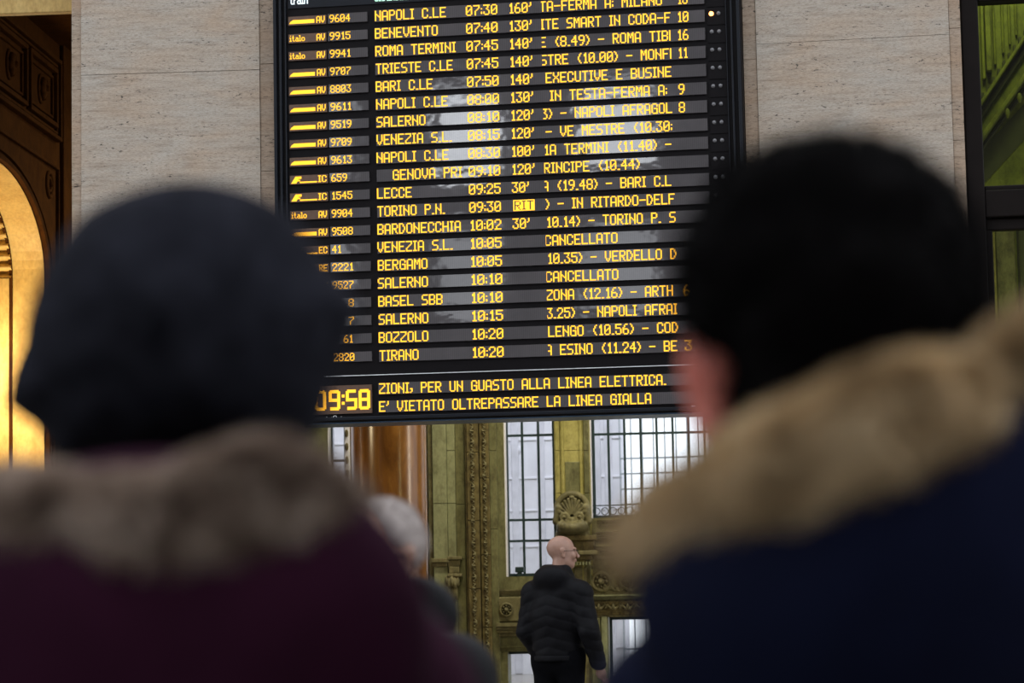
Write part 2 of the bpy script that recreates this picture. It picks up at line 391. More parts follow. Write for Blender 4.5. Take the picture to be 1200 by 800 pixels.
def strands(name, V, Q, n, length, width, mat, parent, grav=0.35, seed=1, cond=None, lean=(0, 0, 0)):
    r = np.random.RandomState(seed)
    a, b, c = V[Q[:, 0]], V[Q[:, 1]], V[Q[:, 2]]; N = np.cross(b - a, c - a); N /= np.linalg.norm(N, axis=1)[:, None] + 1e-9
    i = r.randint(0, len(Q), n); p = a[i] + (b - a)[i] * r.rand(n, 1) + (c - b)[i] * r.rand(n, 1); d = N[i]
    if cond is not None: k = cond(p, d); p = p[k]; d = d[k]; n = len(p)
    d = d + r.normal(size=(n, 3)) * 0.35 + np.array(lean); d /= np.linalg.norm(d, axis=1)[:, None]
    L = length * (0.5 + 0.8 * r.rand(n, 1)); g = np.array([0, 0, -grav])
    sd = np.cross(d, r.normal(size=(n, 3))); sd /= np.linalg.norm(sd, axis=1)[:, None] + 1e-9; sd *= width / 2
    p1 = p + d * L * 0.55 + g * L * 0.15; p2 = p + d * L + g * L * 0.6
    VV = np.stack([p - sd, p + sd, p1 - sd * 0.7, p1 + sd * 0.7, p2], 1).reshape(-1, 3); k = np.arange(n)[:, None] * 5
    T = np.concatenate([k + np.array([0, 1, 3]), k + np.array([0, 3, 2]), k + np.array([2, 3, 4])])
    o = mesh_obj(name, np_mesh(name, VV, T, mat), parent); o['kind'] = 'stuff'; return o

# ================================================================== the setting
class Grp:                               # an Empty at a thing's base; geometry is given in its plane's (u, w, z)
    def __init__(s, name, pl, uc, zb, w=0.0, label=None, cat=None, kind=None, group=None):
        s.pl = pl; s.uc = uc; s.zb = zb; s.w = w
        s.o = empty(name, pl.world(uc, w, zb), pl.phi); tag(s.o, label, cat, group, kind)
    def put(s, mb, name, mat, bevel=0, parent=None):
        o = mb.build(name, mat, parent or s.o, bevel)
        if isinstance(mat, bpy.types.Material): pass
        o.data.transform(Matrix.Translation((-s.uc, -s.w, -s.zb))); return o

fl = MB().box(-40, 40, -30, 45, -0.3, 0.0).build('floor', M['floor']); tag(fl, kind='structure')
PB = VP(0, 19.5, 0)                      # the display board's front
Z19, PIT = 3.291, 0.1504
Z0 = Z19 + 19 * PIT
BL, BR = PB.u(320.5, 5.6), PB.u(870.5, 5.6)
BZ0 = PB.at(600, 488.5)[1]; BZ1 = Z0 + 0.75

# ---- piers of travertine slabs on both sides of the board
PR = VP(0, 19.6, 0)
PLF = VP(BL, 19.6, 5.5)
def pier(name, pl, u0, u1, s0, s1, main_joint, seed, depth=1.1, cut=None):
    g = Grp(name, pl, (u0 + u1) / 2, 0, kind='structure')
    core = MB().box(u0 + .004, u1 - .004, .05, depth, 0, 9.4); g.put(core, 'core', M['joint'])
    r = random.Random(seed)
    def column(ua, ub, zj, hgt, mat, w0):
        z = zj
        while z > 0: z -= hgt
        while z < 9.4:
            za, zb = max(z, 0.0), min(z + hgt, 9.4)
            if zb - za > .05:
                g.put(MB().box(ua + .001, ub - .001, w0 + r.uniform(-.002, .002), .06, za + .0015, zb - .0015), 'stone_block', mat, .0015)
            z += hgt
    column(u0, u0 + s0, main_joint - .12, 0.83, M['trav_trim'], .012)
    column(u0 + s0, u1 - s1, main_joint, 1.78, M['trav'], 0.0)
    column(u1 - s1, u1, main_joint + .05, 0.92, M['trav_trim'], .012)
    # return faces towards the openings
    for ua, ub in ((u0, u0 + .004), (u1 - .004, u1)):
        g.put(MB().box(ua, ub, .06, depth, 0, 9.4), 'return_face', M['trav_trim'])
    return g
ur0, ur1 = BR, PR.u(1129, PR.at(1129, 120)[1])
pier('wall_right', PR, ur0, ur1, PR.u(887, 5.6) - ur0, ur1 - PR.u(1113.5, 5.6), PR.at(1000, 46)[1], 3)
ul0 = PLF.u(83.5, PLF.at(83, 120)[1])
pier('wall_left', PLF, ul0, -.001, PLF.u(95, 5.6) - ul0, -.001 - PLF.u(304.5, 5.6), PLF.at(195, 85)[1], 5)
# lintel over the board, and the ceiling of the hall behind it
tag(MB().box(BL, BR, 19.62, 20.7, BZ1 + .05, 9.4).build('trim_1', M['trav']), kind='structure')
tag(MB().box(-16, 12, 20.7, 31.5, 9.4, 9.7).build('ceiling', M['dark_wall']), kind='structure')

# ================================================================== the departure board
FONT = {' ': '0000000000', "'": '0403', '(': '001C2241', ')': '41221C', ',': '5030', '-': '0808080808', '.': '4040', '0': '3E5149453E',
 '1': '00427F40', '2': '4261514946', '3': '2141454B31', '4': '1814127F10', '5': '2745454539', '6': '3C4A494930', '7': '0171090503', '8': '3649494936',
 '9': '064949291E', ':': '24', 'A': '7E1111117E', 'B': '7F49494936', 'C': '3E41414122', 'D': '7F4141221C', 'E': '7F49494941', 'F': '7F09090901',
 'G': '3E4149497A', 'H': '7F0808087F', 'I': '417F41', 'L': '7F40404040', 'M': '7F020C027F', 'N': '7F0408107F', 'O': '3E4141413E', 'P': '7F09090906',
 'R': '7F09192946', 'S': '4649494931', 'T': '01017F0101', 'U': '3F4040403F', 'V': '1F2040201F', 'X': '6314081463', 'Z': '6151494543',
 'a': '2054545478', 't': '043F4440', 'l': '417F40', 'o': '3844444438', 'i': '447D40', 'r': '7C080404', 'n': '7C08040478', 's': '4854545420',
 'u': '3C40407C', 'd': '384444487F', 'e': '3854545418', '|': '7F'}
ROWMAP = [0, 1, 1, 2, 3, 4, 5, 5, 6]
def text(mb, s, u0, u1, z, h, y, clip=None, fat=0.12, inv=False):
    cols = []
    for ch in s:
        b = bytes.fromhex(FONT[ch]); cols += list(b) + [0]
    cols = cols[:-1]; dx = (u1 - u0) / len(cols); dz = h / 9
    if inv: cols = [0] + cols + [0]; u0 -= dx
    for i, c in enumerate(cols):
        a = u0 + (i - fat / 2) * dx; b = a + dx * (1 + fat)
        if inv: a = u0 + i * dx; b = a + dx
        if clip:
            a = max(a, clip[0]); b = min(b, clip[1])
            if b <= a: continue
        bits = [bool(c >> ROWMAP[r] & 1) != inv for r in range(9)]
        if inv: bits = [True] + bits + [True]
        r = 0; n = len(bits); top = z + h + (dz if inv else 0)
        while r < n:
            if bits[r]:
                q = r
                while q + 1 < n and bits[q + 1]: q += 1
                e = 0 if inv else fat * dz * .25
                mb.quadxz(a, b, top - (q + 1) * dz - e, top - r * dz + e, y); r = q + 1
            else: r += 1
bd = Grp('departure_board', PB, (BL + BR) / 2, BZ0, label='large black departure board with amber lettering hanging between the stone piers', cat='departure board')
cas = MB().box(BL + .004, BR - .004, .0, .50, BZ0, BZ1)
bd.put(cas, 'casing', M['casing'], .01)
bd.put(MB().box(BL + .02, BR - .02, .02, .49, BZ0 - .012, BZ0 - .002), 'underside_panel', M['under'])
for px, wd in ((323.5, .028), (330, .020), (336, .012)):
    u = PB.u(px, 5.6); bd.put(MB().box(u - wd / 2, u + wd / 2, -.03, .01, BZ0, BZ1), 'frame_rib', M['casing_edge'], .004)
for px, wd in ((852.5, .006), (858.5, .016), (866.5, .026)):
    u = PB.u(px, 5.6); bd.put(MB().box(u - wd / 2, u + wd / 2, -.03, .01, BZ0, BZ1), 'frame_rib', M['casing_edge'], .004)
bd.put(MB().box(PB.u(338, 5.6), PB.u(850, 5.6), -.03, .01, BZ0 + .012, BZ0 + .04), 'bottom_rail', M['casing_edge'], .004)
zl = PB.at(600, 434.5)[1]
o = bd.put(MB().box(PB.u(345, 3.2), PB.u(850, 3.2), -.012, .005, zl, zl + .006), 'divider_strip', M['logo_print']); tag(o, 'thin pale divider line')
rows = [  # logo, number(start,end), destination end px, time, delay, info(start,end), platform
 ('bar', '9604', 'NAPOLI C.LE', 440, 523, '07:30', "160'", 'TA-FERMA A: MILANO', 633, 776, '15', 794, 806),
 ('ita', '9915', 'BENEVENTO', 440, 513.5, '07:40', "130'", 'ITE SMART IN CODA-F', 634, 786, '10', 794, 807),
 ('ita', '9941', 'ROMA TERMINI', 440.5, 534.5, '07:45', "140'", 'E (8.49) - ROMA TIB|', 633, 786, '16', 794, 807),
 ('bar', '9707', 'TRIESTE C.LE', 441, 531, '07:45', "140'", 'STRE (10.00) - MONF|', 634, 787, '11', 795, 806),
 ('bar', '8803', 'BARI C.LE', 441, 507.5, '07:50', "140'", 'EXECUTIVE E BUSINE', 640, 787, '', 0, 0),
 ('bar', '9611', 'NAPOLI C.LE', 441.5, 525, '08:00', "130'", 'IN TESTA-FERMA A:', 645, 782, '9', 795.5, 802.5),
 ('bar', '9519', 'SALERNO', 442, 499, '08:10', "120'", '3) - NAPOLI AFRAGOL', 635, 788, '8', 796, 803),
 ('bar', '9709', 'VENEZIA S.L.', 442, 530, '08:15', "120'", '- VE MESTRE (10.30:', 640, 788, '', 0, 0),
 ('bar', '9613', 'NAPOLI C.LE', 442, 526, '08:30', "100'", '1A TERMINI (11.40) -', 638, 787, '', 0, 0),
 ('ic', '659', 'GENOVA PRI', 461, 542, '09:10', "120'", 'RINCIPE (10.44)', 638, 750, '', 0, 0),
 ('ic', '1545', 'LECCE', 442.5, 483, '09:25', "30'", 'A (19.48) - BARI C.L', 636, 787, '', 0, 0),
 ('ita', '9904', 'TORINO P.N.', 443, 522, '09:30', 'RIT', ') - IN RITARDO-DELF', 640, 791, '', 0, 0),
 ('bar', '9508', 'BARDONECCHIA', 443, 540.5, '10:02', "30'", ':10.14) - TORINO P. S', 638, 792, '', 0, 0),
 ('ec', '41', 'VENEZIA S.L.', 443, 531, '10:05', '', 'CANCELLATO', 639, 724, '', 0, 0),
 ('re', '2221', 'BERGAMO', 443.5, 501.5, '10:05', '', '10.35) - VERDELLO D', 642, 793, '', 0, 0),
 ('av', '9527', 'SALERNO', 443.5, 502, '10:10', '', 'CANCELLATO', 640, 725, '', 0, 0),
 ('', '8', 'BASEL SBB', 444, 519, '10:10', '', 'ZONA (12.16) - ARTH', 641, 789, '6', 801.5, 808),
 ('', '7', 'SALERNO', 444.5, 502.5, '10:15', '', '3.25) - NAPOLI AFRAI', 641, 794, '', 0, 0),
 ('', '61', 'BOZZOLO', 444.5, 502.5, '10:20', '', 'LENGO (10.56) - COD', 643, 795, '', 0, 0),
 ('', '2820', 'TIRANO', 445.5, 491, '10:20', '', 'A ESINO (11.24) - BE', 640, 794, '3', 803, 811)]
uS0, uS1 = PB.u(439.5, Z0), PB.u(825.5, Z0)
TH, TS = .0865, .064
for i, (logo, num, dest, d0, d1, tm, dl, info, i0, i1, plat, p0, p1) in enumerate(rows):
    z = Z19 + (19 - i) * PIT; U = lambda px: PB.u(px, z)
    L = lambda px: PB.u(px, Z0)          # columns measured on the first row
    st = bd.put(MB().box(uS0, uS1, -.018, .002, z - .008, z + TH + .006), 'display_strip', M['strip'])
    mb = MB(); y = -.0195
    text(mb, dest, U(d0), U(d1), z, TH, y)
    text(mb, tm, L(546.5), L(583.2), z, TH, y)
    if dl == 'RIT': text(mb, dl, L(599), L(621), z + .006, TH - .012, y, inv=True)
    elif dl: text(mb, dl, L(596.5), L(623 if len(dl) == 4 else 616), z, TH, y)
    text(mb, info, U(i0), U(i1), z, TH, y, clip=(L(634.5), L(785.5)))
    if plat: text(mb, plat, U(p0), U(p1), z, TH, y)
    letters(bd.put(mb, 'lettering', M['led'], 0, st))
    st2 = bd.put(MB().box(L(384.8), L(431), -.018, .002, z + .001, z + TH - .004), 'number_strip', M['strip'])
    mb = MB(); w = {4: 24.5, 3: 18.5, 2: 10.5, 1: 6}[len(num)]; a = L(386.8)
    k = (4 - len(num)) * 6.2 if i >= 16 else 0
    text(mb, num, a + k * .00721, a + (k + w) * .00721, z + .010, TS, y)
    letters(bd.put(mb, 'lettering', M['led_small'], 0, st2))
    st3 = bd.put(MB().box(L(338.5), L(382.8), -.018, .002, z + .001, z + TH - .010), 'category_strip', M['strip_warm'])
    mb = MB(); A = lambda px: L(px)
    if logo == 'bar':
        mb.v += [(A(339.5), y, z + .014), (A(369), y, z + .014), (A(369), y, z + .046), (A(344), y, z + .046), (A(341), y, z + .032)]; mb.f.append((0, 1, 2, 3, 4))
    if logo == 'ita': text(mb, 'italo', A(340), A(357.5), z + .014, .050, y, fat=.45)
    if logo in ('ic', 'ec'):
        q = [(A(340), z + .008), (A(346), z + .008), (A(350.5), z + .066), (A(345), z + .066)]
        k = len(mb.v); mb.v += [(a_, y, b_) for a_, b_ in q]; mb.f.append((k, k+1, k+2, k+3))
        mb.quadxz(A(347), A(352), z + .046, z + .066, y); mb.quadxz(A(346), A(350.5), z + .026, z + .038, y)
        mb.quadxz(A(350), A(370), z + .010, z + .022, y)
    lab = {'bar': 'AV', 'ita': 'AV', 'ic': 'IC', 'ec': 'EC', 're': 'RE', 'av': 'AV', '': ''}[logo]
    if lab: text(mb, lab, A(371.5), A(381), z + .012, .056, y, fat=.35)
    if mb.v: letters(bd.put(mb, 'lettering', M['led_small'], 0, st3))
    if i in (1,) or i >= 2:              # the two signal lamps at the end of a row
        for j, px in enumerate((833.2, 841.8)):
            u = PB.u(px, Z0); on = (i == 1 and j == 0); r = .019 if on else .017
            m = MB().lathe([(r, 0), (r, .010), (r * .7, .018), (.002, .021)], (u, -.0, z + .058), 12, 'y'); m.smooth = True
            o = bd.put(m, 'signal_lamp', M['led_hot'] if on else M['led_off'])
            if on: tag(o, 'lit orange signal lamp')
    if i % 1 == 0: bd.put(MB().box(uS1 + .02, PB.u(851, Z0), -.006, .003, z - .034, z + .1), 'lamp_panel', M['casing'])
for s, zpy, p1 in (('ZIONI, PER UN GUASTO ALLA LINEA ELETTRICA.', 461.5, 781), ("E' VIETATO OLTREPASSARE LA LINEA GIALLA", 482.5, 763.5)):
    z = PB.at(445, zpy)[1]
    st = bd.put(MB().box(PB.u(444, z), PB.u(836, z), -.018, .002, z - .006, z + TH + .004), 'message_strip', M['strip'])
    mb = MB(); text(mb, s, PB.u(445, z), PB.u(p1, z), z, TH, -.0195); letters(bd.put(mb, 'lettering', M['led'], 0, st))
z = PB.at(405, 480.5)[1]
st = bd.put(MB().box(PB.u(366, z), PB.u(436.5, z), -.018, .002, z - .03, z + .205), 'clock_panel', M['strip_warm'])
mb = MB()
def big_digit(mb, ch, x, z, w, h, s, y):
    c = s * .45; m = h / 2
    segs = {'0': 'tblLrR', '9': 'tmblrR', '5': 'tmblR', '8': 'tmblLrR'}[ch]
    def seg(a, b, e, f): mb.quadxz(a, b, e, f, y)
    if 't' in segs: seg(x + c, x + w - c, z + h - s, z + h)
    if 'b' in segs: seg(x + c, x + w - c, z, z + s)
    if 'm' in segs: seg(x + s, x + w - s, z + m - s / 2, z + m + s / 2)
    if 'l' in segs: seg(x, x + s, z + m - (s / 2 if ch != '8' else -.0), z + h - c)
    if 'L' in segs: seg(x, x + s, z + c, z + m)
    if 'r' in segs: seg(x + w - s, x + w, z + m, z + h - c)
    if 'R' in segs: seg(x + w - s, x + w, z + c, z + m + (s / 2 if ch == '5' else 0))
pxm = (PB.u(434.5, z) - PB.u(404.5, z)) / 30
for ch_, px in (('0', 369.5), ('9', 386), ('5', 406), ('8', 421)): big_digit(mb, ch_, PB.u(px, z), z, 13.5 * pxm, .168, .026, -.0195)
for dz_ in (.045, .105): mb.quadxz(PB.u(401.3, z), PB.u(401.3, z) + .024, z + dz_, z + dz_ + .024, -.0195)
letters(bd.put(mb, 'clock_digits', M['led'], 0, st))
# printed names on the frame, and the backlit heading at the top
z = PB.at(395, 490.5)[1]; mb = MB(); text(mb, 'solari', PB.u(378, z), PB.u(389.5, z), z, .018, -.005); text(mb, 'udine', PB.u(396, z), PB.u(406, z), z, .018, -.005)
uc_ = PB.u(392.7, z); n = 14
for i in range(n):
    a, b = 2 * math.pi * i / n, 2 * math.pi * (i + 1) / n; k = len(mb.v)
    mb.v += [(uc_ + r * math.cos(t), -.005, z + .010 + r * math.sin(t)) for r, t in ((.012, a), (.012, b), (.018, b), (.018, a))]; mb.f.append((k, k+1, k+2, k+3))
letters(bd.put(mb, 'maker_name', M['logo_print']))
z = PB.at(812, 480)[1]; mb = MB()
for j in range(2):
    a = PB.u(809 + j * 2.3, z); k = len(mb.v); mb.v += [(a, -.005, z), (a + .010, -.005, z), (a + .026, -.005, z + .034), (a + .012, -.005, z + .034)]; mb.f.append((k, k+1, k+2, k+3))
mb.quadxz(PB.u(814, z), PB.u(820, z), z + .003, z + .010, -.005); letters(bd.put(mb, 'operator_logo', M['logo_print']))
zh = PB.at(350, 5.2)[1]
hp = bd.put(MB().box(PB.u(338, Z0), PB.u(850, Z0), -.010, .002, zh - .035, zh + .30), 'heading_panel', M['casing_edge'])
mb = MB(); text(mb, 'train', PB.u(340.5, zh), PB.u(361, zh), zh, .075, -.0115, fat=.7); letters(bd.put(mb, 'heading_text', M['white_print'], 0, hp))
zq = PB.at(460, .8)[1]
mb = MB(); text(mb, 'destination', PB.u(439.5, zq), PB.u(482, zq), zq, .075, -.0115, fat=.7)
letters(bd.put(mb, 'heading_text', M['cyan_print'], 0, hp))

# ================================================================== hall seen under the board
PW = VP(-5.0, 30.0, 4.0)
def wu(px, py, w=0.0): return PW.at(px, py, w)[0]
def wz(px, py, w=0.0): return PW.at(px, py, w)[1]
wg = Grp('wall_back', PW, wu(600, 700), 0, kind='structure')
ZT = 9.4; TH_ = .45
U_ = [wu(p, 600) for p in (250, 385, 404, 499.4, 502, 592, 651, 693, 900, 1500)]
w1b, w1t = wz(620, 675), 5.2
w2b = wz(740, 606); w3t = wz(760, 722); w4t = wz(610, 763)
w3u = wu(713, 760)
for ua, ub, za, zb, mat in (
    (U_[0], U_[1], 0, ZT, 'olive'), (U_[1], U_[2], 0, wz(395, 640), 'olive'), (U_[1], U_[2], 6, ZT, 'olive'),
    (U_[2], U_[3], 0, ZT, 'olive'), (U_[3], U_[4], 0, 1.0, 'olive'), (U_[3], U_[4], 5.0, ZT, 'olive'), (U_[4], U_[5], 0, ZT, 'olive'),
    (U_[5], U_[6], w4t, w1b, 'olive'), (U_[5], U_[6], w1t, ZT, 'olive'), (U_[6], U_[7], 0, ZT, 'yellow'),
    (U_[7], U_[8], w3t, w2b, 'relief'), (U_[7], w3u, 0, w3t, 'olive'), (U_[7], U_[8], w1t, ZT, 'olive'), (U_[8], U_[9], 0, ZT, 'olive')):
    wg.put(MB().box(ua, ub, 0, TH_, za, zb), 'wall_section', M[mat])
# left reveals of the openings, the daylight on them put into a paler colour
for ua, za, zb in ((U_[5], w1b, w1t), (U_[7], w2b, w1t), (U_[1], wz(395, 640), 6.0)):
    wg.put(MB().box(ua - .001, ua + .012, .0, TH_, za, zb), 'reveal', M['facade'])
leafm = None
s = SDF((-.12, -.09, -.07), (.12, .02, .07), .006)
for sx in (-1, 1):
    s.cap((sx * .02, -.015, -.03), (sx * .075, -.02, .02), .018, .012, .015); s.cap((sx * .075, -.02, .02), (sx * .10, -.02, -.02), .012, .009, .01)
s.ell((0, -.02, 0), (.02, .03, .04), .01)
V, Q = s.verts(); leafm = np_mesh('carved_leaf', V, Q, M['relief'], True)
# pilaster group left of the first window
def stack(p0, p1, w0, mat, cuts, prof=0, name='pilaster_drum'):
    a, b = wu(p0, 600, w0), wu(p1, 600, w0); zs = [0.0] + sorted(wz((p0 + p1) / 2, c, w0) for c in cuts) + [ZT]
    for za, zb in zip(zs[:-1], zs[1:]):
        m = MB().box(a, b, w0, 0.01, za + .003, zb - .003); wg.put(m, name, M[mat], .006)
stack(502.5, 507, -.02, 'relief', (640,))
stack(507.5, 524, -.07, 'olive_light', (590, 655))
stack(524.5, 534, -.05, 'olive_light', (528, 590, 655))
stack(534.5, 545, -.03, 'olive', (591, 655))
stack(548, 561.5, -.15, 'carved', (530, 610, 690))
stack(563, 574, -.12, 'carved', (560, 650, 735))
stack(574.5, 583, -.06, 'olive', (528, 620))
for p0, p1, w0 in ((546, 548, -.10), (561.6, 562.9, -.07)):
    stack(p0, p1, w0, 'carved', (), name='groove_bead')
for i in range(46):
    for px, w0 in ((554.5, -.15), (568.5, -.12)):
        if i * .14 < 6.3: o = mesh_obj('carved_leaf', leafm, wg.o, (wu(px, 600, w0) - wg.uc, w0, .1 + i * .14)); o.rotation_euler = (0, rad(90 if i % 2 else -90), 0); o.scale = (.62, .7, .62)
# capitals and hanging brackets at the foot of the light pilaster
for pa, pb, ya, yb, w0 in ((505, 526, 654, 659, -.13), (507, 524, 659, 664, -.10), (524, 541, 652, 656, -.14), (525, 539, 656, 664, -.10),
                           (526, 538, 664, 672, -.12), (524, 541, 672, 676, -.15)):
    wg.put(MB().box(wu(pa, 660, w0), wu(pb, 660, w0), w0, 0, wz(515, yb, w0), wz(515, ya, w0)), 'capital_moulding', M['relief'], .01)
s = SDF((-.16, -.30, -.42), (.16, .02, .06), .008)
for i in range(5):
    s.ell((-.07 + .035 * i, -.10 - .04 * math.sin(i * .78), -.05 - .02 * (i % 2)), (.024, .05, .07), .01)
    s.ell((-.05 + .025 * i, -.08, -.20), (.018, .045, .09), .01)
s.cap((0, -.05, 0), (0, -.04, -.36), .07, .02, .03)
o = s.build('leaf_bracket', M['relief'], wg.o); o.location = (wu(531, 676) - wg.uc, 0, wz(531, 676))
# lower panel, ledge and bands between first window and the lower opening
def ledge(p0, p1, ya, yb, out, mat, name, steps=3):
    a, b = wu(p0, (ya + yb) / 2), wu(p1, (ya + yb) / 2); zt, zb = wz((p0 + p1) / 2, ya), wz((p0 + p1) / 2, yb)
    prof = [(0.01, zt), (-out, zt)]
    for i in range(steps):
        t0, t1 = i / steps, (i + 1) / steps
        prof += [(-out * (1 - t0 * .75), zt + (zb - zt) * (t0 * .7 + .25)), (-out * (1 - t1 * .75), zt + (zb - zt) * (t0 * .7 + .32))]
    prof += [(-out * .2, zb), (0.01, zb)]
    wg.put(MB().profile(prof, a, b), name, M[mat])
ledge(583, 651, 690, 697, .05, 'relief', 'ledge')
wg.put(MB().box(wu(584, 712), wu(612, 712), -.05, 0, wz(600, 728), wz(600, 699)), 'panel', M['relief'], .015)
wg.put(MB().box(wu(614, 712), wu(651, 712), -.04, 0, wz(600, 728), wz(600, 699)), 'panel', M['olive'], .015)
ledge(583, 651, 729, 745, .16, 'relief', 'ledge')
ledge(583, 651, 756, 763, .06, 'olive', 'ledge')
def ros_mesh(R_):
    s = SDF((-R_*1.5, -.12, -R_*1.5), (R_*1.5, .03, R_*1.5), .006)
    s.ring((0, -.02, 0), R_, R_ * .2); s.ell((0, -.02, 0), (R_*.38, .06, R_*.38), .01)
    for i in range(8):
        t = i * math.pi / 4; s.ell((R_*.6 * math.cos(t), -.02, R_*.6 * math.sin(t)), (R_*.16, .035, R_*.16), .008)
    V, Q = s.verts(); return np_mesh('rosette', V, Q, M['relief'], True)
rm = ros_mesh(.075)
for px, py in ((594, 714),):
    mesh_obj('rosette', rm, wg.o, (wu(px, py) - wg.uc, -.05, wz(px, py)))
# yellow pillar with inset panel and the carved shell mask
stack(652, 657, -.05, 'yellow', (528, 578, 660, 730)); stack(685.5, 691.5, -.05, 'olive', (528, 578, 660, 730)); stack(657.5, 685, -.025, 'yellow', (528, 584, 660, 700, 735))
stack(659, 662, -.05, 'yellow', ()); stack(680.5, 683.5, -.05, 'yellow', ())
wg.put(MB().box(wu(662.5, 560), wu(680, 560), -.034, 0, wz(671, 584), wz(671, 541)), 'inset_panel', M['olive'], .008)
s = SDF((-.30, -.42, -.36), (.30, .04, .40), .0075)
s.ring((0, -.03, .10), .19, .045, .02, True)
for i in range(11):
    t = math.pi * (.02 + .96 * i / 10); c, q = math.cos(t), math.sin(t)
    s.cap((c * .03, -.12, .01 + q * .03), (c * .155, -.10, .06 + q * .17), .009, .020, .004)
s.ell((0, -.09, .245), (.035, .04, .022), .01)
for sx in (-1, 1):
    s.ring((sx * .095, -.13, .0), .042, .02, .01); s.ell((sx * .095, -.13, 0), (.022, .05, .022), .01)
    s.cap((sx * .17, -.08, .12), (sx * .20, -.06, -.05), .04, .05, .03)
s.ell((0, -.13, -.03), (.035, .06, .035), .02)
s.ell((0, -.11, -.13), (.20, .16, .085), .03); s.ell((-.11, -.14, -.10), (.08, .10, .06), .02); s.ell((.11, -.14, -.10), (.08, .10, .06), .02)
s.cap((-.15, -.05, -.22), (.15, -.05, -.22), .07, .07, .04); s.box((0, -.02, -.05), (.2, .05, .2), .03, .03)
o = s.build('shell_ornament', M['relief'], wg.o); o.location = (wu(671, 606) - wg.uc, 0, wz(671, 606)); tag(o, 'carved stone shell with two scrolls')
for pa, pb, ya, yb, w0, m_ in ((651, 700, 627, 633, -.16, 'carved'), (653, 697, 633, 645, -.10, 'carved'), (651, 702, 645, 650, -.18, 'relief'), (655, 694, 650, 656, -.12, 'carved'),
                             (672, 692, 664, 800, -.05, 'relief')):
    wg.put(MB().box(wu(pa, 650, w0), wu(pb, 650, w0), w0, 0, wz(675, yb, w0) if yb < 800 else 0, wz(675, ya, w0)), 'capital_moulding', M[m_], .01)
dm = MB().box(-.011, .011, -.03, .03, -.02, .02).mesh('dentil', M['olive_light'])
for i in range(11): mesh_obj('dentil', dm, wg.o, (wu(655 + 3.6 * i, 660, -.15) - wg.uc, -.13, wz(675, 660, -.15)))
# cornices, relief frieze and head of the lower opening on the right
for ya, yb, out in ((606, 612, .10), (618, 632, .20), (636, 645, .26), (648, 654, .10)):
    ledge(700, 900, ya, yb, out, 'relief', 'cornice')
ledge(692, 900, 660, 665, .05, 'relief', 'cornice', 2)
for i in range(7):
    px = 704.5 + 30.3 * i; R2 = rm
    o = mesh_obj('rosette', rm, wg.o, (wu(px, 681) - wg.uc, 0, wz(px, 681))); sc_ = 1.45 if i % 2 == 0 else 1.05; o.scale = (sc_, 1.2, sc_)
for i in range(14): mesh_obj('carved_leaf', leafm, wg.o, (wu(699 + 15 * i, 672) - wg.uc + .09, 0, wz(699 + 15 * i, 689)))
ledge(692, 900, 695, 701, .13, 'olive_light', 'cornice', 2)
ledge(692, 900, 703, 719, .06, 'carved', 'cornice', 4)
for i in range(12): mesh_obj('carved_leaf', leafm, wg.o, (wu(702 + 17 * i, 710) - wg.uc, -.05, wz(702 + 17 * i, 710)))
stack(694, 703, -.03, 'olive', (722,)) if False else None
wg.put(MB().box(wu(694, 760), wu(704, 760), -.06, 0, 0, wz(700, 724)), 'jamb_moulding', M['olive'], .01)
wg.put(MB().box(wu(705, 760), wu(712, 760), -.03, 0, 0, wz(706, 722)), 'jamb_moulding', M['olive_light'], .01)

# windows, each with iron bars and panes
wn = [0]
def window(u0, u1, z0, z1, vb, hb, w=.22, fr=.036, name=None):
    wn[0] += 1
    g = Grp('window_%d' % wn[0], PW, (u0 + u1) / 2, z0, w, kind='structure')
    f = MB(); f.box(u0, u0 + fr, w - .03, w + .03, z0, z1).box(u1 - fr, u1, w - .03, w + .03, z0, z1)
    f.box(u0 + fr, u1 - fr, w - .03, w + .03, z0, z0 + fr).box(u0 + fr, u1 - fr, w - .03, w + .03, z1 - fr, z1)
    g.put(f, 'frame', M['iron'])
    for x in vb: g.put(MB().box(x - .015, x + .015, w - .02, w + .02, z0 + fr, z1 - fr), 'glazing_bar', M['iron'])
    for zz in hb: g.put(MB().box(u0 + fr, u1 - fr, w - .018, w + .018, zz - .015, zz + .015), 'glazing_bar', M['iron'])
    xs = [u0 + fr * .5] + sorted(vb) + [u1 - fr * .5]; zs = [z0 + fr * .5] + sorted(hb) + [z1 - fr * .5]
    for a, b in zip(xs[:-1], xs[1:]):
        for c, d in zip(zs[:-1], zs[1:]): g.put(MB().quadxz(a, b, c, d, w + .005), 'pane', M['glass'])
    return g
W_ = .22
window(wu(593.5, 600, W_), U_[6] - .002, w1b, w1t, [wu(613.5, 600, W_), wu(632.5, 600, W_)], [wz(620, y, W_) for y in (510, 609, 633.5)] + [4.25])
window(wu(694.5, 560, W_), U_[8] - .002, w2b, w1t, [wu(714 + 18.9 * i, 560, W_) for i in range(10)], [wz(740, 508, W_), 4.3])
window(wu(715, 760, W_), U_[8] - .002, .02, w3t - .002, [wu(800, 760, W_)], [])
window(wu(592.5, 780, W_) , U_[6] - .002, .02, w4t - .002, [], [])
window(U_[1] + .012, U_[2] - .002, wz(395, 640), 6.0, [], [wz(395, 540, W_)], fr=.016)
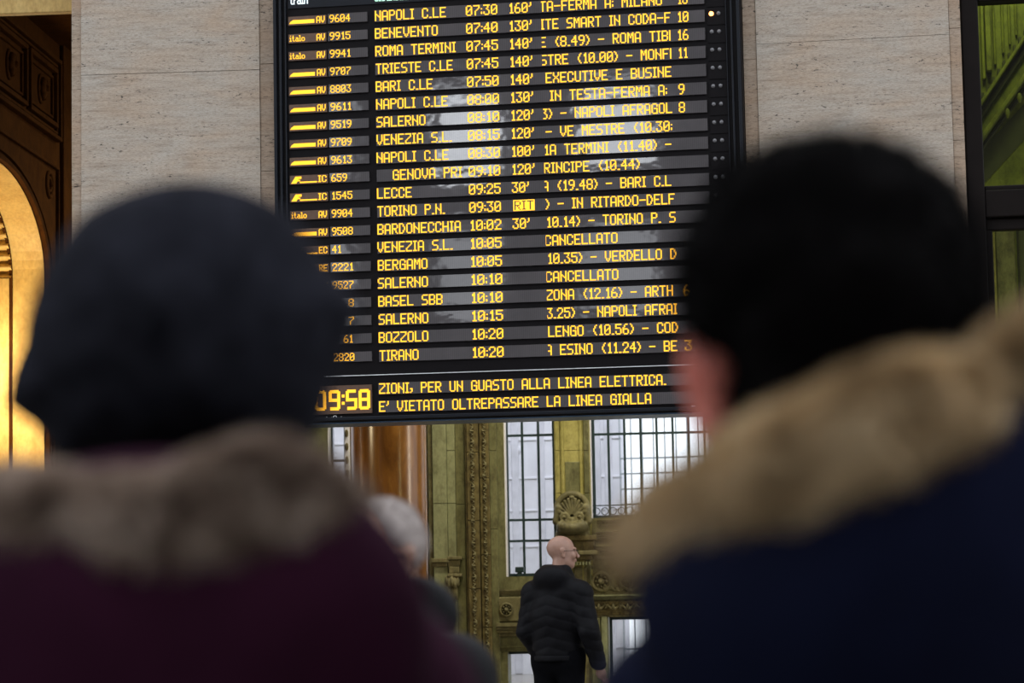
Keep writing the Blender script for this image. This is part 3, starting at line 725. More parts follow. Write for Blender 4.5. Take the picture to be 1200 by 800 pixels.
# scroll rail across the foot of the second window
g = Grp('window_rail', PW, wu(760, 598), w2b, .12, label='small scrolled iron rail across the foot of the wide barred window', cat='railing')
for zz in (w2b + .015, wz(760, 591, .12)): g.put(MB().box(wu(694, 598, .12), U_[8], .11, .13, zz - .007, zz + .007), 'rail', M['iron'])
s_m = MB(); R_ = .045
for i in range(12):
    a, b = 2 * math.pi * i / 12, 2 * math.pi * (i + 1) / 12; s_m.bar((R_ * math.cos(a), 0, R_ * math.sin(a)), (R_ * math.cos(b), 0, R_ * math.sin(b)), .006, n=5)
s_m = s_m.mesh('scroll', M['iron'])
uu = wu(699, 598, .12); zc = (w2b + .015 + wz(760, 591, .12)) / 2
while uu < U_[8] - .05: mesh_obj('scroll', s_m, g.o, (uu - g.uc, 0, zc - w2b)); uu += .105
lb = Grp('sill_box', PW, wu(609, 672, .1), w1b + .036, .12, label='small dark box standing at the foot of the tall narrow barred window', cat='lamp')  # a plain dark box, what it is for left open
lb.put(MB().box(lb.uc - .055, lb.uc + .055, .08, .15, w1b + .05, w1b + .12), 'housing', M['iron'], .01)
lb.put(MB().box(lb.uc - .03, lb.uc + .03, .09, .14, w1b + .002, w1b + .05), 'bracket', M['iron'], .004)
# outside: pale building opposite
PO = VP(-6.0, 37.0, 4.0)
ob = Grp('pale_building', PO, PO.at(560, 600)[0], 0, label='pale stone building seen outside through the barred windows', cat='building')
ub = PO.at(729, 560)[0]; ua = PO.at(300, 560)[0]
ob.put(MB().box(ua, ub, 0, 1.5, 0, 12), 'facade', M['facade'])
for px in (590, 604, 634, 655, 700, 713): 
    u = PO.at(px, 560)[0]; ob.put(MB().box(u - .06, u + .06, -.02, .01, 0, 12), 'facade_pilaster', M['facade_dark'], .02)
for i, py in enumerate((515, 560, 598, 640, 690, 720, 760)):
    z = PO.at(620, py)[1]; ob.put(MB().box(ua, ub, -.012, .01, z - .015, z + .015), 'facade_course', M['facade'], .004)
o = MB(); s = SDF((-.25, -.14, -.3), (.25, .05, .3), .015); s.ring((0, 0, .0), .14, .04); s.ell((0, -.02, 0), (.07, .07, .11), .03)
o = s.build('facade_relief', M['facade_dark'], ob.o); u, z = PO.at(607, 527); o.location = (u - ob.uc, .03, z); o.scale = (.8, .6, .8)
gg = Grp('white_lattice', PO, PO.at(780, 560)[0], 0, -1.2, label='pale metal lattice outside behind the wide barred window', cat='lattice')
ga, gb = PO.at(727, 560, -1.2)[0], PO.at(900, 560, -1.2)[0]
for i in range(14):
    u = ga + (gb - ga) * i / 13; gg.put(MB().box(u - .010, u + .010, -1.21, -1.19, 0, 6), 'lattice_bar', M['grille'])
for py in (536, 554, 572, 590, 640, 700, 760): 
    z = PO.at(780, py, -1.2)[1]; gg.put(MB().box(ga, gb, -1.215, -1.185, z - .012, z + .012), 'lattice_bar', M['grille'])

# glossy red marble column
PC = VP(-8, 27.6, 0); cu, cz = PC.at(456, 600); cr = (PC.at(500, 600)[0] - PC.at(412, 600)[0]) / 2
mc = empty('marble_column', PC.world(cu, 0, 0)); tag(mc, 'polished red-brown marble column rising behind the grey-haired man', 'column')
sh = MB().lathe([(cr, .35), (cr, 8.9)], n=64); sh.smooth = True; sh.build('shaft', M['marble'], mc)
bs = MB().lathe([(cr * 1.28, .0), (cr * 1.28, .16), (cr * 1.2, .18), (cr * 1.24, .24), (cr * 1.05, .30), (cr, .35)], n=64); bs.build('base', M['relief'], mc)
bs = MB().lathe([(cr, 8.9), (cr * 1.1, 8.95), (cr * 1.3, 9.3), (cr * 1.35, 9.4)], n=64); bs.build('capital', M['relief'], mc)
# bead chain ornament between column and window slit
ch = Grp('bead_ornament', PW, wu(408, 560), wz(408, 640), -.08, label='narrow strip of dark beads on pale ground left of the marble column', cat='ornament')
ch.put(MB().box(wu(405.5, 560), wu(411, 560), -.09, 0.0, wz(408, 640), wz(408, 480)), 'backing', M['facade'], .005)
bmh = MB().lathe([(.004, -.05), (.018, -.035), (.024, 0), (.018, .035), (.004, .05)], n=10); bmh.smooth = True; bmh = bmh.mesh('bead', M['carved'])
zz = wz(408, 640) + .06
while zz < wz(408, 480): mesh_obj('bead', bmh, ch.o, (wu(408.3, 560) - ch.uc, -.03, zz - ch.zb)); zz += .17

# ================================================================== passage on the left: wall with niche and coffers
eL = PLF.e; nL = PLF.n
edge = np.array(PLF.world(ul0, 0, 0))[:2] - eL * 1.55
PS = VP(edge[0], edge[1], 95.5)
def su(px, py, w=0.0): return PS.at(px, py, w)[0]
def sz(px, py, w=0.0): return PS.at(px, py, w)[1]
sg = Grp('wall_passage', PS, 3.0, 0, kind='structure')
uR = su(52.5, 400)                       # right springing of the arch
zA = sz(0, 190); zsp = sz(52.5, 330)
uCn = su(-4, 300); RA = uR - uCn; zsp = sz(52, 325); EZ = (zA - zsp) / RA; DN = .34

zT = sz(40, 8)
# wall face with an arched opening, as one slab
def arch_wall(u0, u1, z1, uc, zs, R_, w0, w1):
    m = MB(); n = 24
    m.box(u0, uc - R_, w0, w1, 0, zs).box(uc + R_, u1, w0, w1, 0, zs)
    arc = [(uc + R_ * math.cos(math.pi * i / n), zs + EZ * R_ * math.sin(math.pi * i / n)) for i in range(n + 1)]
    for i in range(n):
        a, b = arc[i], arc[i + 1]; m.prism([(b[0], b[1]), (a[0], a[1]), (a[0], z1), (b[0], z1)], w0, w1)
    m.box(u0, uc - R_, w0, w1, zs, z1).box(uc + R_, u1, w0, w1, zs, z1); return m
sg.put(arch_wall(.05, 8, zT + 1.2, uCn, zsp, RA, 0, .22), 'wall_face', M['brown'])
# lit reveal (intrados) of the arch
def arch_band(uc, zs, R0, R1, w0, w1, n=32, foot=0.0):
    m = MB(); pts = [(uc + math.cos(math.pi * i / n), zs + math.sin(math.pi * i / n), math.pi * i / n) for i in range(n + 1)]
    m.box(uc + R0, uc + R1, w0, w1, foot, zs).box(uc - R1, uc - R0, w0, w1, foot, zs)
    for i in range(n):
        q = []
        for r in (R0, R1):
            for t in (pts[i][2], pts[i + 1][2]): q.append((uc + r * math.cos(t), zs + EZ * r * math.sin(t)))
        m.prism([q[1], q[0], q[2], q[3]], w0, w1)
    return m
sg.put(arch_band(uCn, zsp, RA - .012, RA + .0, .003, DN), 'arch_reveal', M['gold'])
sg.put(arch_band(uCn, zsp, RA + .02, RA + .11, -.05, .01), 'arch_moulding', M['brown'])
sg.put(arch_band(uCn, zsp, RA + .22, RA + .25, -.035, .01), 'arch_moulding', M['brown'])
# niche behind: half-round wall, scalloped half dome
def niche_wall():
    m = MB(); n = 20; R_ = RA - .012; k = 0
    for j in range(n + 1):
        t = math.pi * j / n; m.v += [(uCn + R_ * math.cos(t), DN + R_ * .8 * math.sin(t), 0), (uCn + R_ * math.cos(t), DN + R_ * .8 * math.sin(t), zsp)]
    for j in range(n): m.f.append((2*j, 2*j+1, 2*j+3, 2*j+2))
    m.smooth = True; return m
sg.put(niche_wall(), 'niche_wall', M['gold'])
def niche_shell():
    m = MB(); n, q = 260, 18; R_ = RA + .02; ribs = 26
    for i in range(q + 1):
        el = (math.pi / 2) * i / q               # 0 at the rim, pi/2 at the back
        for j in range(n + 1):
            t = math.pi * j / n; f = .5 + .5 * math.cos(2 * math.pi * ribs * j / n)
            r = R_ * math.cos(el) * (1 - .055 * f ** .6); m.v.append((uCn + r * math.cos(t), DN + R_ * .8 * math.sin(el), zsp + EZ * r * math.sin(t)))
    for i in range(q):
        for j in range(n):
            a = i * (n + 1) + j; m.f.append((a, a + 1, a + n + 2, a + n + 1))
    m.smooth = True; return m
sg.put(niche_shell(), 'niche_shell', M['gold'])
sg.put(arch_band(uCn, zsp, RA - .05, RA + .0, DN, DN + .03), 'shell_lip', M['brown'])
for j in range(1, 6):
    t = .2 + j * .35; R_ = RA - .05
    sg.put(MB().box(uCn + R_ * math.cos(t) - .02, uCn + R_ * math.cos(t) + .02, DN + R_ * .8 * math.sin(t) - .05, DN + R_ * .8 * math.sin(t) - .005, 0, zsp - .02), 'niche_fillet', M['gold'], .008)
# coffers with raised borders and a rosette each
def border(u0, u1, z0, z1, d, wd, name='coffer_frame'):
    for a, b, c, e in ((u0, u1, z0, z0 + wd), (u0, u1, z1 - wd, z1), (u0, u0 + wd, z0 + wd, z1 - wd), (u1 - wd, u1, z0 + wd, z1 - wd)):
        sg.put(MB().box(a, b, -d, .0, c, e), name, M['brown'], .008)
zc0, zc1 = sz(60, 152), sz(60, 70)
cR = su(66, 110)
border(cR - 2.6, cR, zc0 - .10, zc1 + .03, .07, .045); border(cR - 2.5, cR - .07, zc0 - .03, zc1 - .03, .04, .03)
cw = su(61, 110) - su(29, 110)
fm = SDF((-.2, -.12, -.2), (.2, .03, .2), .009)
for i in range(6):
    t = i * math.pi / 3; fm.ell((.07 * math.cos(t), -.03, .07 * math.sin(t)), (.05, .04, .05), .012)
fm.ell((0, -.05, 0), (.035, .05, .035), .01); fm.ring((0, 0, 0), .13, .018)
V, Q = fm.verts(); fm = np_mesh('rosette', V, Q, M['brown'], True)
for i in range(3):
    b = cR - .13 - i * (cw + .12); a = b - cw; border(a, b, zc0 + .03, zc1 - .09, .06, .05)
    border(a + .09, b - .09, zc0 + .12, zc1 - .18, .03, .03)
    mesh_obj('rosette', fm, sg.o, ((a + b) / 2 - sg.uc, -.01, (zc0 + zc1) / 2 - .03)).scale = (.8, 1, 1.1)
# spandrel border and medallion beside the arch
zs1 = sz(60, 196); sg.put(MB().box(cR - 2.8, cR, -.04, 0, zs1, zs1 + .03), 'spandrel_rib', M['brown'], .008)
sg.put(MB().box(cR - .03, cR, -.04, 0, 0, zs1), 'spandrel_rib', M['brown'], .008)
um, zm = su(57, 216), sz(57, 216)
m = SDF((-.2, -.1, -.3), (.2, .03, .3), .008); m.ring((0, -.01, 0), .125, .022); m.ring((0, -.01, 0), .07, .016); m.ell((0, -.01, 0), (.03, .05, .03), .01)
o = m.build('medallion', M['brown'], sg.o); o.location = (um - sg.uc, 0, zm); o.scale = (1, 1, 1.05)
# pilaster in the corner, and the soffit of the passage with its golden beam
sg.put(MB().box(su(70, 300), su(70, 300) + 2.0, -.05, .0, 0, zT + .3), 'corner_pilaster', M['brown'], .01)
zb = PLF.at(40, 15, .3)[1]
tag(MB().box(-1.57, 0, 0, .10, 0, 1.4).build('trim_2', M['gold'], None, .01, PLF.world(ul0 - .01, .3, zb)), kind='structure').rotation_euler = (0, 0, PLF.phi)  # golden light on the beam comes from its colour
tag(MB().box(-3.2, 0, 0, 8, 0, .2).build('trim_3', M['brown'], None, 0, PLF.world(ul0 + .5, .42, zb + .95)), kind='structure').rotation_euler = (0, 0, PLF.phi)
# end wall of the passage
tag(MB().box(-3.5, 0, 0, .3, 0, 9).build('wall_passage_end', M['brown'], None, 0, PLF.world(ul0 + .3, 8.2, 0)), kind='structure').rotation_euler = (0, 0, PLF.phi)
lmp = PS.world(su(-4, 440, .3), .16, sz(-4, 440, .3))
point_light('niche_lamp', lmp, 95, (1.0, 0.79, 0.46), .12)

# ================================================================== glazed screen on the right
PG = VP(0, 19.75, 0)
def gu(px, py): return PG.at(px, py)[0]
def gz(px, py): return PG.at(px, py)[1]
g0 = gu(1129, 120) ; g1 = gu(1149.5, 120); g2 = g1 + .95
gs = Grp('window_screen', PG, g0, 0, kind='structure')
tz0, tz1 = gz(1170, 270), gz(1170, 218); pz1 = gz(1170, 3)
gs.put(MB().box(g0 + .002, g1, -.10, .12, 0, 9.4), 'frame_post', M['bronze'], .01)
gs.put(MB().box(g2, g2 + .5, -.10, .12, 0, 9.4), 'frame_post', M['bronze'], .01)
gs.put(MB().box(g1, g2, -.08, .10, tz0 + .10, tz1 - .04), 'transom', M['bronze'], .01)
gs.put(MB().box(g1, g2, -.04, .08, tz1 - .04, tz1), 'transom', M['bronze'], .01)
gs.put(MB().box(g1, g2, -.03, .08, tz0, tz0 + .095), 'transom', M['bronze'], .01)
gs.put(MB().box(g1, g1 + .05, -.03, .08, 0, tz0), 'inner_frame', M['bronze'], .008)
gs.put(MB().box(g1, g2, -.08, .10, pz1, 9.4), 'head_panel', M['bronze'], .01)
gs.put(MB().box(g1, g2, -.08, .10, 0, .25), 'sill_panel', M['bronze'], .01)
gs.put(MB().quadxz(g1, g2, tz1, pz1, .02), 'pane', M['glass_hall']); gs.put(MB().quadxz(g1, g2, .25, tz0, .02), 'pane', M['glass_hall'])
# lime-lit stair hall behind the glass
PH = VP(0, 22.6, 0)
def hu(px, py, w=0): return PH.at(px, py, w)[0]
def hz(px, py, w=0): return PH.at(px, py, w)[1]
hg = Grp('wall_stair_hall', PH, hu(1170, 120), 0, kind='structure')
hg.put(MB().box(hu(1100, 100), hu(1330, 100), 0, .3, 0, 9.4), 'wall_face', M['green'])
def slope_band(pa, pb, th, w0, mat, name):
    (xa, ya), (xb, yb) = pa, pb; ua_, za_ = PH.at(xa, ya, w0); ub_, zb_ = PH.at(xb, yb, w0)
    hg.put(MB().prism([(ua_, za_), (ub_, zb_), (ub_, zb_ + th), (ua_, za_ + th)], w0, 0), name, M[mat], .012)
def ext(xa, ya, xb, yb): 
    m = (yb - ya) / (xb - xa); return (1120, ya + m * (1120 - xa)), (1300, ya + m * (1300 - xa))
slope_band(*ext(1151, 122, 1200, 48), .055, -.16, 'green', 'stair_moulding')
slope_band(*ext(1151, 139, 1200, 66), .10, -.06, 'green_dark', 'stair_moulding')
slope_band(*ext(1151, 148, 1200, 78), .30, -.10, 'green', 'stair_moulding') if False else None
slope_band(*ext(1151, 165, 1200, 95), .07, -.22, 'green', 'stair_moulding')
slope_band(*ext(1151, 177, 1200, 110), .05, -.05, 'green_dark', 'stair_moulding')
slope_band(*ext(1175, 232, 1200, 205), .9, -.02, 'green_dark', 'stair_shadow_panel') if False else None
a_, b_ = ext(1151, 176, 1200, 122)
ua_, za_ = PH.at(*a_); ub_, zb_ = PH.at(*b_)
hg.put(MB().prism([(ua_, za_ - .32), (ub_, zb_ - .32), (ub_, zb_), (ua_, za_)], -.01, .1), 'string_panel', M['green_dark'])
for i in range(9):                       # baluster-like blocks above the slope
    px = 1152 + 6.2 * i; py = 119 - 1.5 * (px - 1151) * 1.0
    u, z = PH.at(px, py, -.1); hg.put(MB().box(u - .012, u + .012, -.12, 0, z, z + .07), 'dentil', M['green_dark'])
for px, wd, w0 in ((1151.5, .03, -.08), (1158, .05, -.14), (1165, .02, -.05), (1175, .02, -.06), (1183, .02, -.06), (1191, .02, -.06)):
    u = hu(px, 40, w0); hg.put(MB().box(u - wd / 2, u + wd / 2, w0, 0, hz(px, 95 - (px - 1151) * 1.3), hz(px, 5)), 'fluted_strip', M['green'], .008)
for i in range(3):
    px = 1181 + 14 * i; py = 131 - 18 * i; u, z = PH.at(px, py, -.3); o = MB().lathe([(.01, -.05), (.018, -.025), (.025, 0), (.015, .03), (.008, .04)], n=12)
    o.smooth = True; o = hg.put(o, 'knob', M['green']); o.location = (u - hg.uc + hg.uc, -.26, z)
for px, wd, w0, mt in ((1157.5, .03, -.20, 'marble'), (1161.5, .035, -.26, 'yellow'), (1166, .02, -.20, 'yellow')):
    u = hu(px, 320, w0); hg.put(MB().box(u - wd / 2, u + wd / 2, w0, 0, 0, hz(px, 262)), 'door_moulding', M[mt], .006)
hg.put(MB().box(hu(1168, 320), hu(1191, 320), -.03, 0, 0, hz(1180, 262)), 'wall_panel', M['olive'], .01)
hg.put(MB().box(hu(1194.5, 320, -.3), hu(1300, 320, -.3), -.3, 0, 0, hz(1196, 262)), 'dark_pier', M['green_dark'], .03)  # plain dark block at the right of the lower pane
area_light('stair_hall_lamp', PH.world(hu(1160, 20), -1.6, 7.6), PH.world(hu(1170, 120), 0, 5.2), .8, 27, (1.0, 1.0, 0.38))
area_light('stair_hall_lower_lamp', PH.world(hu(1190, 300), -1.8, 3.0), PH.world(hu(1170, 320), 0, 3.7), .5, 12, (1.0, .92, .45))
area_light('hall_lamp_left', PW.world(wu(560, 600), -3.0, 8.9), PW.world(wu(600, 640), 0, 2.2), 2.2, 215, (1.0, 0.90, 0.62), .5)
area_light('hall_lamp_right', PW.world(wu(760, 600), -3.2, 8.9), PW.world(wu(720, 640), 0, 2.2), 2.2, 215, (1.0, 0.90, 0.62), .5)
area_light('column_glint_strip', (1.5, 25.7, 5.0), (-7.6, 27.6, 5.0), .35, 120, (1.0, 0.84, 0.62), 6.0)  # unseen strip light, added to draw a bright streak on the column
area_light('column_glint_strip_far', (-8.9, 26.65, 5.0), (-7.8, 27.6, 5.0), .10, 10, (1.0, 0.84, 0.62), 6.0)  # second added strip, for the streak on the other side
area_light('courtyard_fill', (-4.5, 32.5, 11.5), (-5.5, 37.0, 3.0), 10, 760, (0.92, 0.95, 1.0), 2.5)  # area light added to brighten the pale building outside
# plain walls that carry on beside the screen and the passage
x_ = PG.world(g2 + .5, 0, 0)
tag(MB().box(0, 16, 0, .6, 0, 9.4).build('wall_right_far', M['trav'], None, 0, (x_[0], 19.65, 0)), kind='structure')
tag(MB().box(-16, 0, 0, .5, 0, 9.4).build('wall_left_far', M['trav'], None, 0, PLF.world(ul0 - 1.56, 0, 0)), kind='structure').rotation_euler = (0, 0, PLF.phi)
tag(MB().box(-1.57, 0, 0, .5, 0, 9.4 - zb - 1.4).build('trim_4', M['trav'], None, 0, PLF.world(ul0 - .005, 0, zb + 1.4)), kind='structure').rotation_euler = (0, 0, PLF.phi)
# hall walls beyond view, towards which the board and the column reflect
def rear_wall():
    m = MB(); y0, y1 = -26.0, -25.4
    m.box(-40, 40, y0, y1, 0, 8.5); m.box(-40, 40, y0, y1, 15.2, 22)
    ops = [(-20.5, -18.5), (-16.6, -14.6), (-12.3, -10.5), (-8.3, -6.2), (-4.2, -2.2), (0, 2), (4, 6)]
    x = -40
    for a, b in ops:
        m.box(x, a, y0, y1, 8.5, 15.2); m.box(a, b, y0, y1, 11.0, 12.5); x = b
    m.box(x, 40, y0, y1, 8.5, 15.2)
    return m
for xa, xb in ((-12.3, -10.5), (-8.3, -6.2)):
    area_light('rear_window_daylight', ((xa + xb) / 2, -26.1, 13.6), ((xa + xb) / 2, 0, 11.0), xb - xa, 34, (0.9, 0.94, 1.0), 2.0)
tag(rear_wall().build('wall_rear', M['dark_wall']), kind='structure')

# ================================================================== people
def head_sdf(s, c, yaw, k, pitch=0.0, ears=True):
    """face towards local +y; c is the head's centre, k its scale"""
    s.frame(c, yaw, pitch, 0, k)
    s.ell((0, -.014, .030), (.076, .097, .086), .02)
    s.ell((0, .028, -.032), (.058, .064, .074), .03)
    s.ell((0, .055, -.090), (.026, .024, .022), .03)
    s.cap((-.045, .0, -.06), (-.02, .055, -.092), .018, .016, .03); s.cap((.045, .0, -.06), (.02, .055, -.092), .018, .016, .03)
    for sx in (-1, 1):
        s.ell((sx * .034, .094, .006), (.019, .016, .012), .014, 'sub')
        s.ell((sx * .032, .078, .004), (.0135, .0135, .0125), .003)
        s.cap((sx * .012, .093, .024), (sx * .048, .079, .024), .008, .006, .012)
        s.ell((sx * .042, .072, -.028), (.020, .016, .018), .02)
        s.ell((sx * .010, .108, -.034), (.008, .009, .007), .008)
        if ears:
            s.ell((sx * .078, -.012, -.004), (.007, .019, .033), .008); s.ell((sx * .084, -.019, .010), (.007, .015, .020), .006)
            s.ell((sx * .087, -.006, -.006), (.006, .008, .014), .004, 'sub'); s.ell((sx * .078, -.004, -.032), (.006, .009, .010), .006)
    s.cap((0, .090, .012), (0, .113, -.029), .007, .0115, .012)
    s.ell((0, .096, -.053), (.022, .007, .0055), .006); s.ell((0, .093, -.064), (.019, .008, .006), .006)
    s.ell((0, .105, -.0585), (.020, .004, .0015), .003, 'sub')
    s.frame(); return s
def fingers(s, w, d, side, up, k=1.0, curl=.6):
    """hand at wrist w pointing along d; side = towards the thumb, up = back of the hand"""
    w, d, side, up = [np.array(v, float) for v in (w, d, side, up)]
    pc = w + d * .05 * k; s.cap(w, w + d * .05 * k, .024 * k, .030 * k, .02, 1.0); s.ell(w + d * .055 * k, np.array([.034, .034, .034]) * k, .02)
    for i, (o, L) in enumerate(((.026, .070), (.009, .078), (-.009, .073), (-.025, .058))):
        b = w + d * .085 * k + side * o * k; m = b + (d * math.cos(curl * .8) - up * math.sin(curl * .8)) * L * .5 * k
        e = m + (d * math.cos(curl * 2) - up * math.sin(curl * 2)) * L * .5 * k
        s.cap(b - d * .02 * k, m, .0095 * k, .0085 * k, .006); s.cap(m, e, .0085 * k, .007 * k, .004)
    b = w + d * .03 * k + side * .025 * k; m = b + (d * .7 + side * .7) * .035 * k; e = m + (d * .95 - up * .25) * .032 * k
    s.cap(b, m, .012 * k, .0105 * k, .008); s.cap(m, e, .0105 * k, .008 * k, .004)
J0 = dict(hipL=(-.095, 0, .92), hipR=(.095, 0, .92), kneeL=(-.11, .02, .50), kneeR=(.11, .02, .50), ankL=(-.115, -.02, .085), ankR=(.115, -.02, .085),
          chest=(0, -.005, 1.26), neck=(0, -.015, 1.44), shL=(-.185, -.015, 1.395), shR=(.185, -.015, 1.395),
          elL=(-.245, -.03, 1.10), elR=(.245, -.03, 1.10), wrL=(-.245, .07, .86), wrR=(.245, .07, .86))
def joints(k, **kw):
    J = dict(J0); J.update(kw); return {a: np.array(b) * k for a, b in J.items()}
def body(s, J, k, hc, hyaw, hk=None, pitch=0.0):
    s.cap(J['hipL'] * (.6, 1, 1), J['hipR'] * (.6, 1, 1), .125 * k, .125 * k, .04, .8)
    s.cap((0, 0, .95 * k), J['chest'], .12 * k, .145 * k, .06, .72); s.cap(J['chest'], J['neck'] * (1, 1, .97), .145 * k, .09 * k, .06, .75)
    s.cap(J['neck'] - (0, 0, .05 * k), np.array(hc) - (0, .015 * k, .03 * k), .062 * k, .056 * k, .03)
    for L in 'LR':
        s.cap(J['sh' + L] * (.5, 1, 1.01), J['sh' + L], .062 * k, .058 * k, .05); s.cap(J['sh' + L], J['el' + L], .052 * k, .041 * k, .03)
        s.cap(J['el' + L], J['wr' + L], .041 * k, .027 * k, .02)
        s.cap(J['hip' + L], J['knee' + L], .088 * k, .056 * k, .04); s.cap(J['knee' + L], J['ank' + L], .055 * k, .036 * k, .03)
        s.cap(J['ank' + L] - (0, .02 * k, .03 * k), J['ank' + L] + (0, .13 * k, -.05 * k), .034 * k, .026 * k, .03)
        d = J['wr' + L] - J['el' + L]; d = d / np.linalg.norm(d); sg_ = -1 if L == 'R' else 1
        fwd = np.array([0, 1.0, 0]); side = fwd - d * (fwd @ d); side /= np.linalg.norm(side); up = np.cross(side, d) * (-sg_)
        fingers(s, J['wr' + L], d, side, up, k)
    head_sdf(s, hc, hyaw, hk or k, pitch)
    return s
def trousers(J, k, h, root, name='trousers', mat='trouser', loose=1.0):
    s = SDF((-.3 * k, -.22 * k, .04), (.3 * k, .24 * k, 1.08 * k), h)
    s.cap(J['hipL'] * (.6, 1, 1.01), J['hipR'] * (.6, 1, 1.01), .145 * k, .145 * k, .04, .82)
    s.cap((0, 0, .92 * k), (0, 0, 1.0 * k), .14 * k, .13 * k, .04, .8)
    for L in 'LR':
        s.cap(J['hip' + L], J['knee' + L], .104 * k * loose, .074 * k * loose, .03); s.cap(J['knee' + L], J['ank' + L] * (1, 1, 1.1), .074 * k * loose, .066 * k * loose, .03)
    s.disp(lambda X, Y, Z: .004 * vnoise(X, Y, Z * 1.6, 26, 3))
    return s.build(name, M[mat], root)
def shoes(J, k, root):
    for L in 'LR':
        a = J['ank' + L]; s = SDF((-.07, -.14, -.01), (.07, .24, .16), .009)
        s.cap((0, -.03, .045), (0, .14 * k, .035), .045, .042, .03); s.cap((0, -.02, .05), (0, -.02, .11), .045, .048, .03)
        s.box((0, .055, .012), (.052, .14, .012), .008, .01); s.box((0, 0, -.05), (.2, .5, .05), .001, .002, 'sub')
        s.build('shoe', M['shoe'], root, (float(a[0]), float(a[1]), 0.002))
def clean(o, lo):                        # drop what a garment must not cover
    pass
def glasses(root, hc, yaw, k, thick=.0028, mat='metal'):
    e = empty('glasses', hc, yaw, root); e.scale = (k, k, k)
    m = MB()
    for sx in (-1, 1):
        n = 16; pts = [(sx * .033 + .023 * math.cos(2 * math.pi * i / n), .108 - .006 * abs(math.cos(2 * math.pi * i / n)) * (1 if sx * math.cos(2 * math.pi * i / n) > 0 else 0), .002 + .017 * math.sin(2 * math.pi * i / n)) for i in range(n)]
        for i in range(n): m.bar(pts[i], pts[(i + 1) % n], thick * .6, n=5)
        m.bar((sx * .056, .104, .008), (sx * .082, .075, .010), thick, n=5); m.bar((sx * .082, .075, .010), (sx * .083, -.012, .010), thick, n=5)
        m.bar((sx * .083, -.012, .010), (sx * .083, -.03, -.012), thick * .9, n=5)
    m.bar((-.010, .110, .006), (.010, .110, .006), thick * .8, n=5)
    m.build('frame', M[mat], e)
    for sx in (-1, 1):
        q = MB(); n = 14; q.v = [(sx * .033 + .021 * math.cos(2 * math.pi * i / n), .107, .002 + .015 * math.sin(2 * math.pi * i / n)) for i in range(n)]; q.f = [tuple(range(n))]
        q.build('lens', M['glass'], e)
    return e
def person(px, D, rz, label):
    p = PD(px, 660, D); r = empty('person', (float(p[0]), float(p[1]), 0.0), rz)
    tag(r, label, 'person'); return r
def loc_of(root, px, py, D):             # a seen point in the person's own frame
    p = Vector(PD(px, py, D)) - root.location; return np.array(Matrix.Rotation(-root.rotation_euler.z, 3, 'Z') @ p)

# ---- the standing man in the black quilted jacket
R1 = person(652, 17.0, YAW + rad(-28), 'bald man in a black quilted jacket standing with his back turned under the board')
k = 1.0; J = joints(k, elR=(.275, -.06, 1.11), wrR=(.30, .035, .865), elL=(-.222, -.04, 1.11), wrL=(-.19, .10, .93), shR=(.19, -.02, 1.395), shL=(-.175, -.015, 1.395))
hc1 = loc_of(R1, 657, 647.5, 17.0); hc1 = np.array([hc1[0], .035, hc1[2] + .003])
s = SDF((-.42, -.26, 0), (.42, .34, 1.80), .0062); body(s, J, k, hc1, rad(-52), 1.0)
s.build('body', M['skin'], R1)
trousers(J, k, .009, R1); shoes(J, k, R1)
s = SDF((-.45, -.30, .80), (.45, .30, 1.62), .0065)
s.cap((0, -.0, .98), (0, -.005, 1.24), .185, .195, .05, .80); s.cap((0, -.005, 1.24), (0, -.02, 1.42), .195, .125, .06, .78)
for L in 'LR':
    s.cap(J['sh' + L] * (.55, 1, 1.0), J['sh' + L] * (1, 1, .985), .10, .088, .05); s.cap(J['sh' + L] * (1, 1, .985), J['el' + L], .086, .074, .03); s.cap(J['el' + L], J['wr' + L] + (J['el' + L] - J['wr' + L]) * .10, .074, .056, .02)
s.ell((0, -.085, 1.485), (.135, .080, .085), .04); s.cap((-.075, -.01, 1.53), (.075, -.01, 1.53), .045, .045, .04); s.ell((.0, .03, 1.49), (.11, .10, .06), .04)
s.box((0, 0, .80), (.22, .3, .105), .005, .01, 'sub')
def quilt(X, Y, Z):
    arm = np.abs(X) > .205
    z = np.where(arm, Z + .25 * (np.abs(X) - .2), Z + .30 * np.abs(X)); z = z / .072
    f = np.abs(np.sin(np.pi * z)); top = np.clip((1.42 - Z) / .05, 0, 1)
    return -.0055 * (np.sqrt(f) - .7) * top + .002 * vnoise(X, Y, Z, 55, 2)
s.disp(quilt); jk = s.build('quilted_jacket', M['puffer'], R1)
for zz in (.915,):
    m = SDF((-.27, -.22, .88), (.27, .22, .97), .008); m.cap((0, 0, .925), (0, 0, .93), .19, .19, .01, .80); m.box((0, 0, .99), (.3, .3, .045), .002, .003, 'sub'); m.box((0, 0, .86), (.3, .3, .045), .002, .003, 'sub'); m.build('hem_band', M['puffer'], R1)
glasses(R1, tuple(hc1), rad(-52), 1.0, .0016)

# ---- grey-haired man with glasses, half hidden
DG = 4.6; R2 = person(446, DG, YAW + rad(138), 'grey-haired man in dark glasses and a black coat half hidden behind the hat wearer')
k = .94
hc2 = loc_of(R2, 439, 656, DG)
J = joints(k, neck=(float(hc2[0]) * .6, float(hc2[1]) * .6 - .02, 1.43))
s = SDF((-.40, -.24, 0), (.40, .34, 1.72), .007); body(s, J, k, hc2, 0, .96); s.build('body', M['skin'], R2)
trousers(J, k, .012, R2); shoes(J, k, R2)
s = SDF(hc2 - .15, hc2 + .15, .005); s.frame(hc2, 0, 0, 0, .96); s.ell((0, -.020, .036), (.081, .100, .088), .01)
s.box((0, .115, -.01), (.2, .075, .2), .02, .03, 'sub'); s.box((0, -.0, -.12), (.2, .2, .10), .02, .02, 'sub'); s.ell((0, .030, -.012), (.2, .064, .046), .01, 'sub'); s.frame()
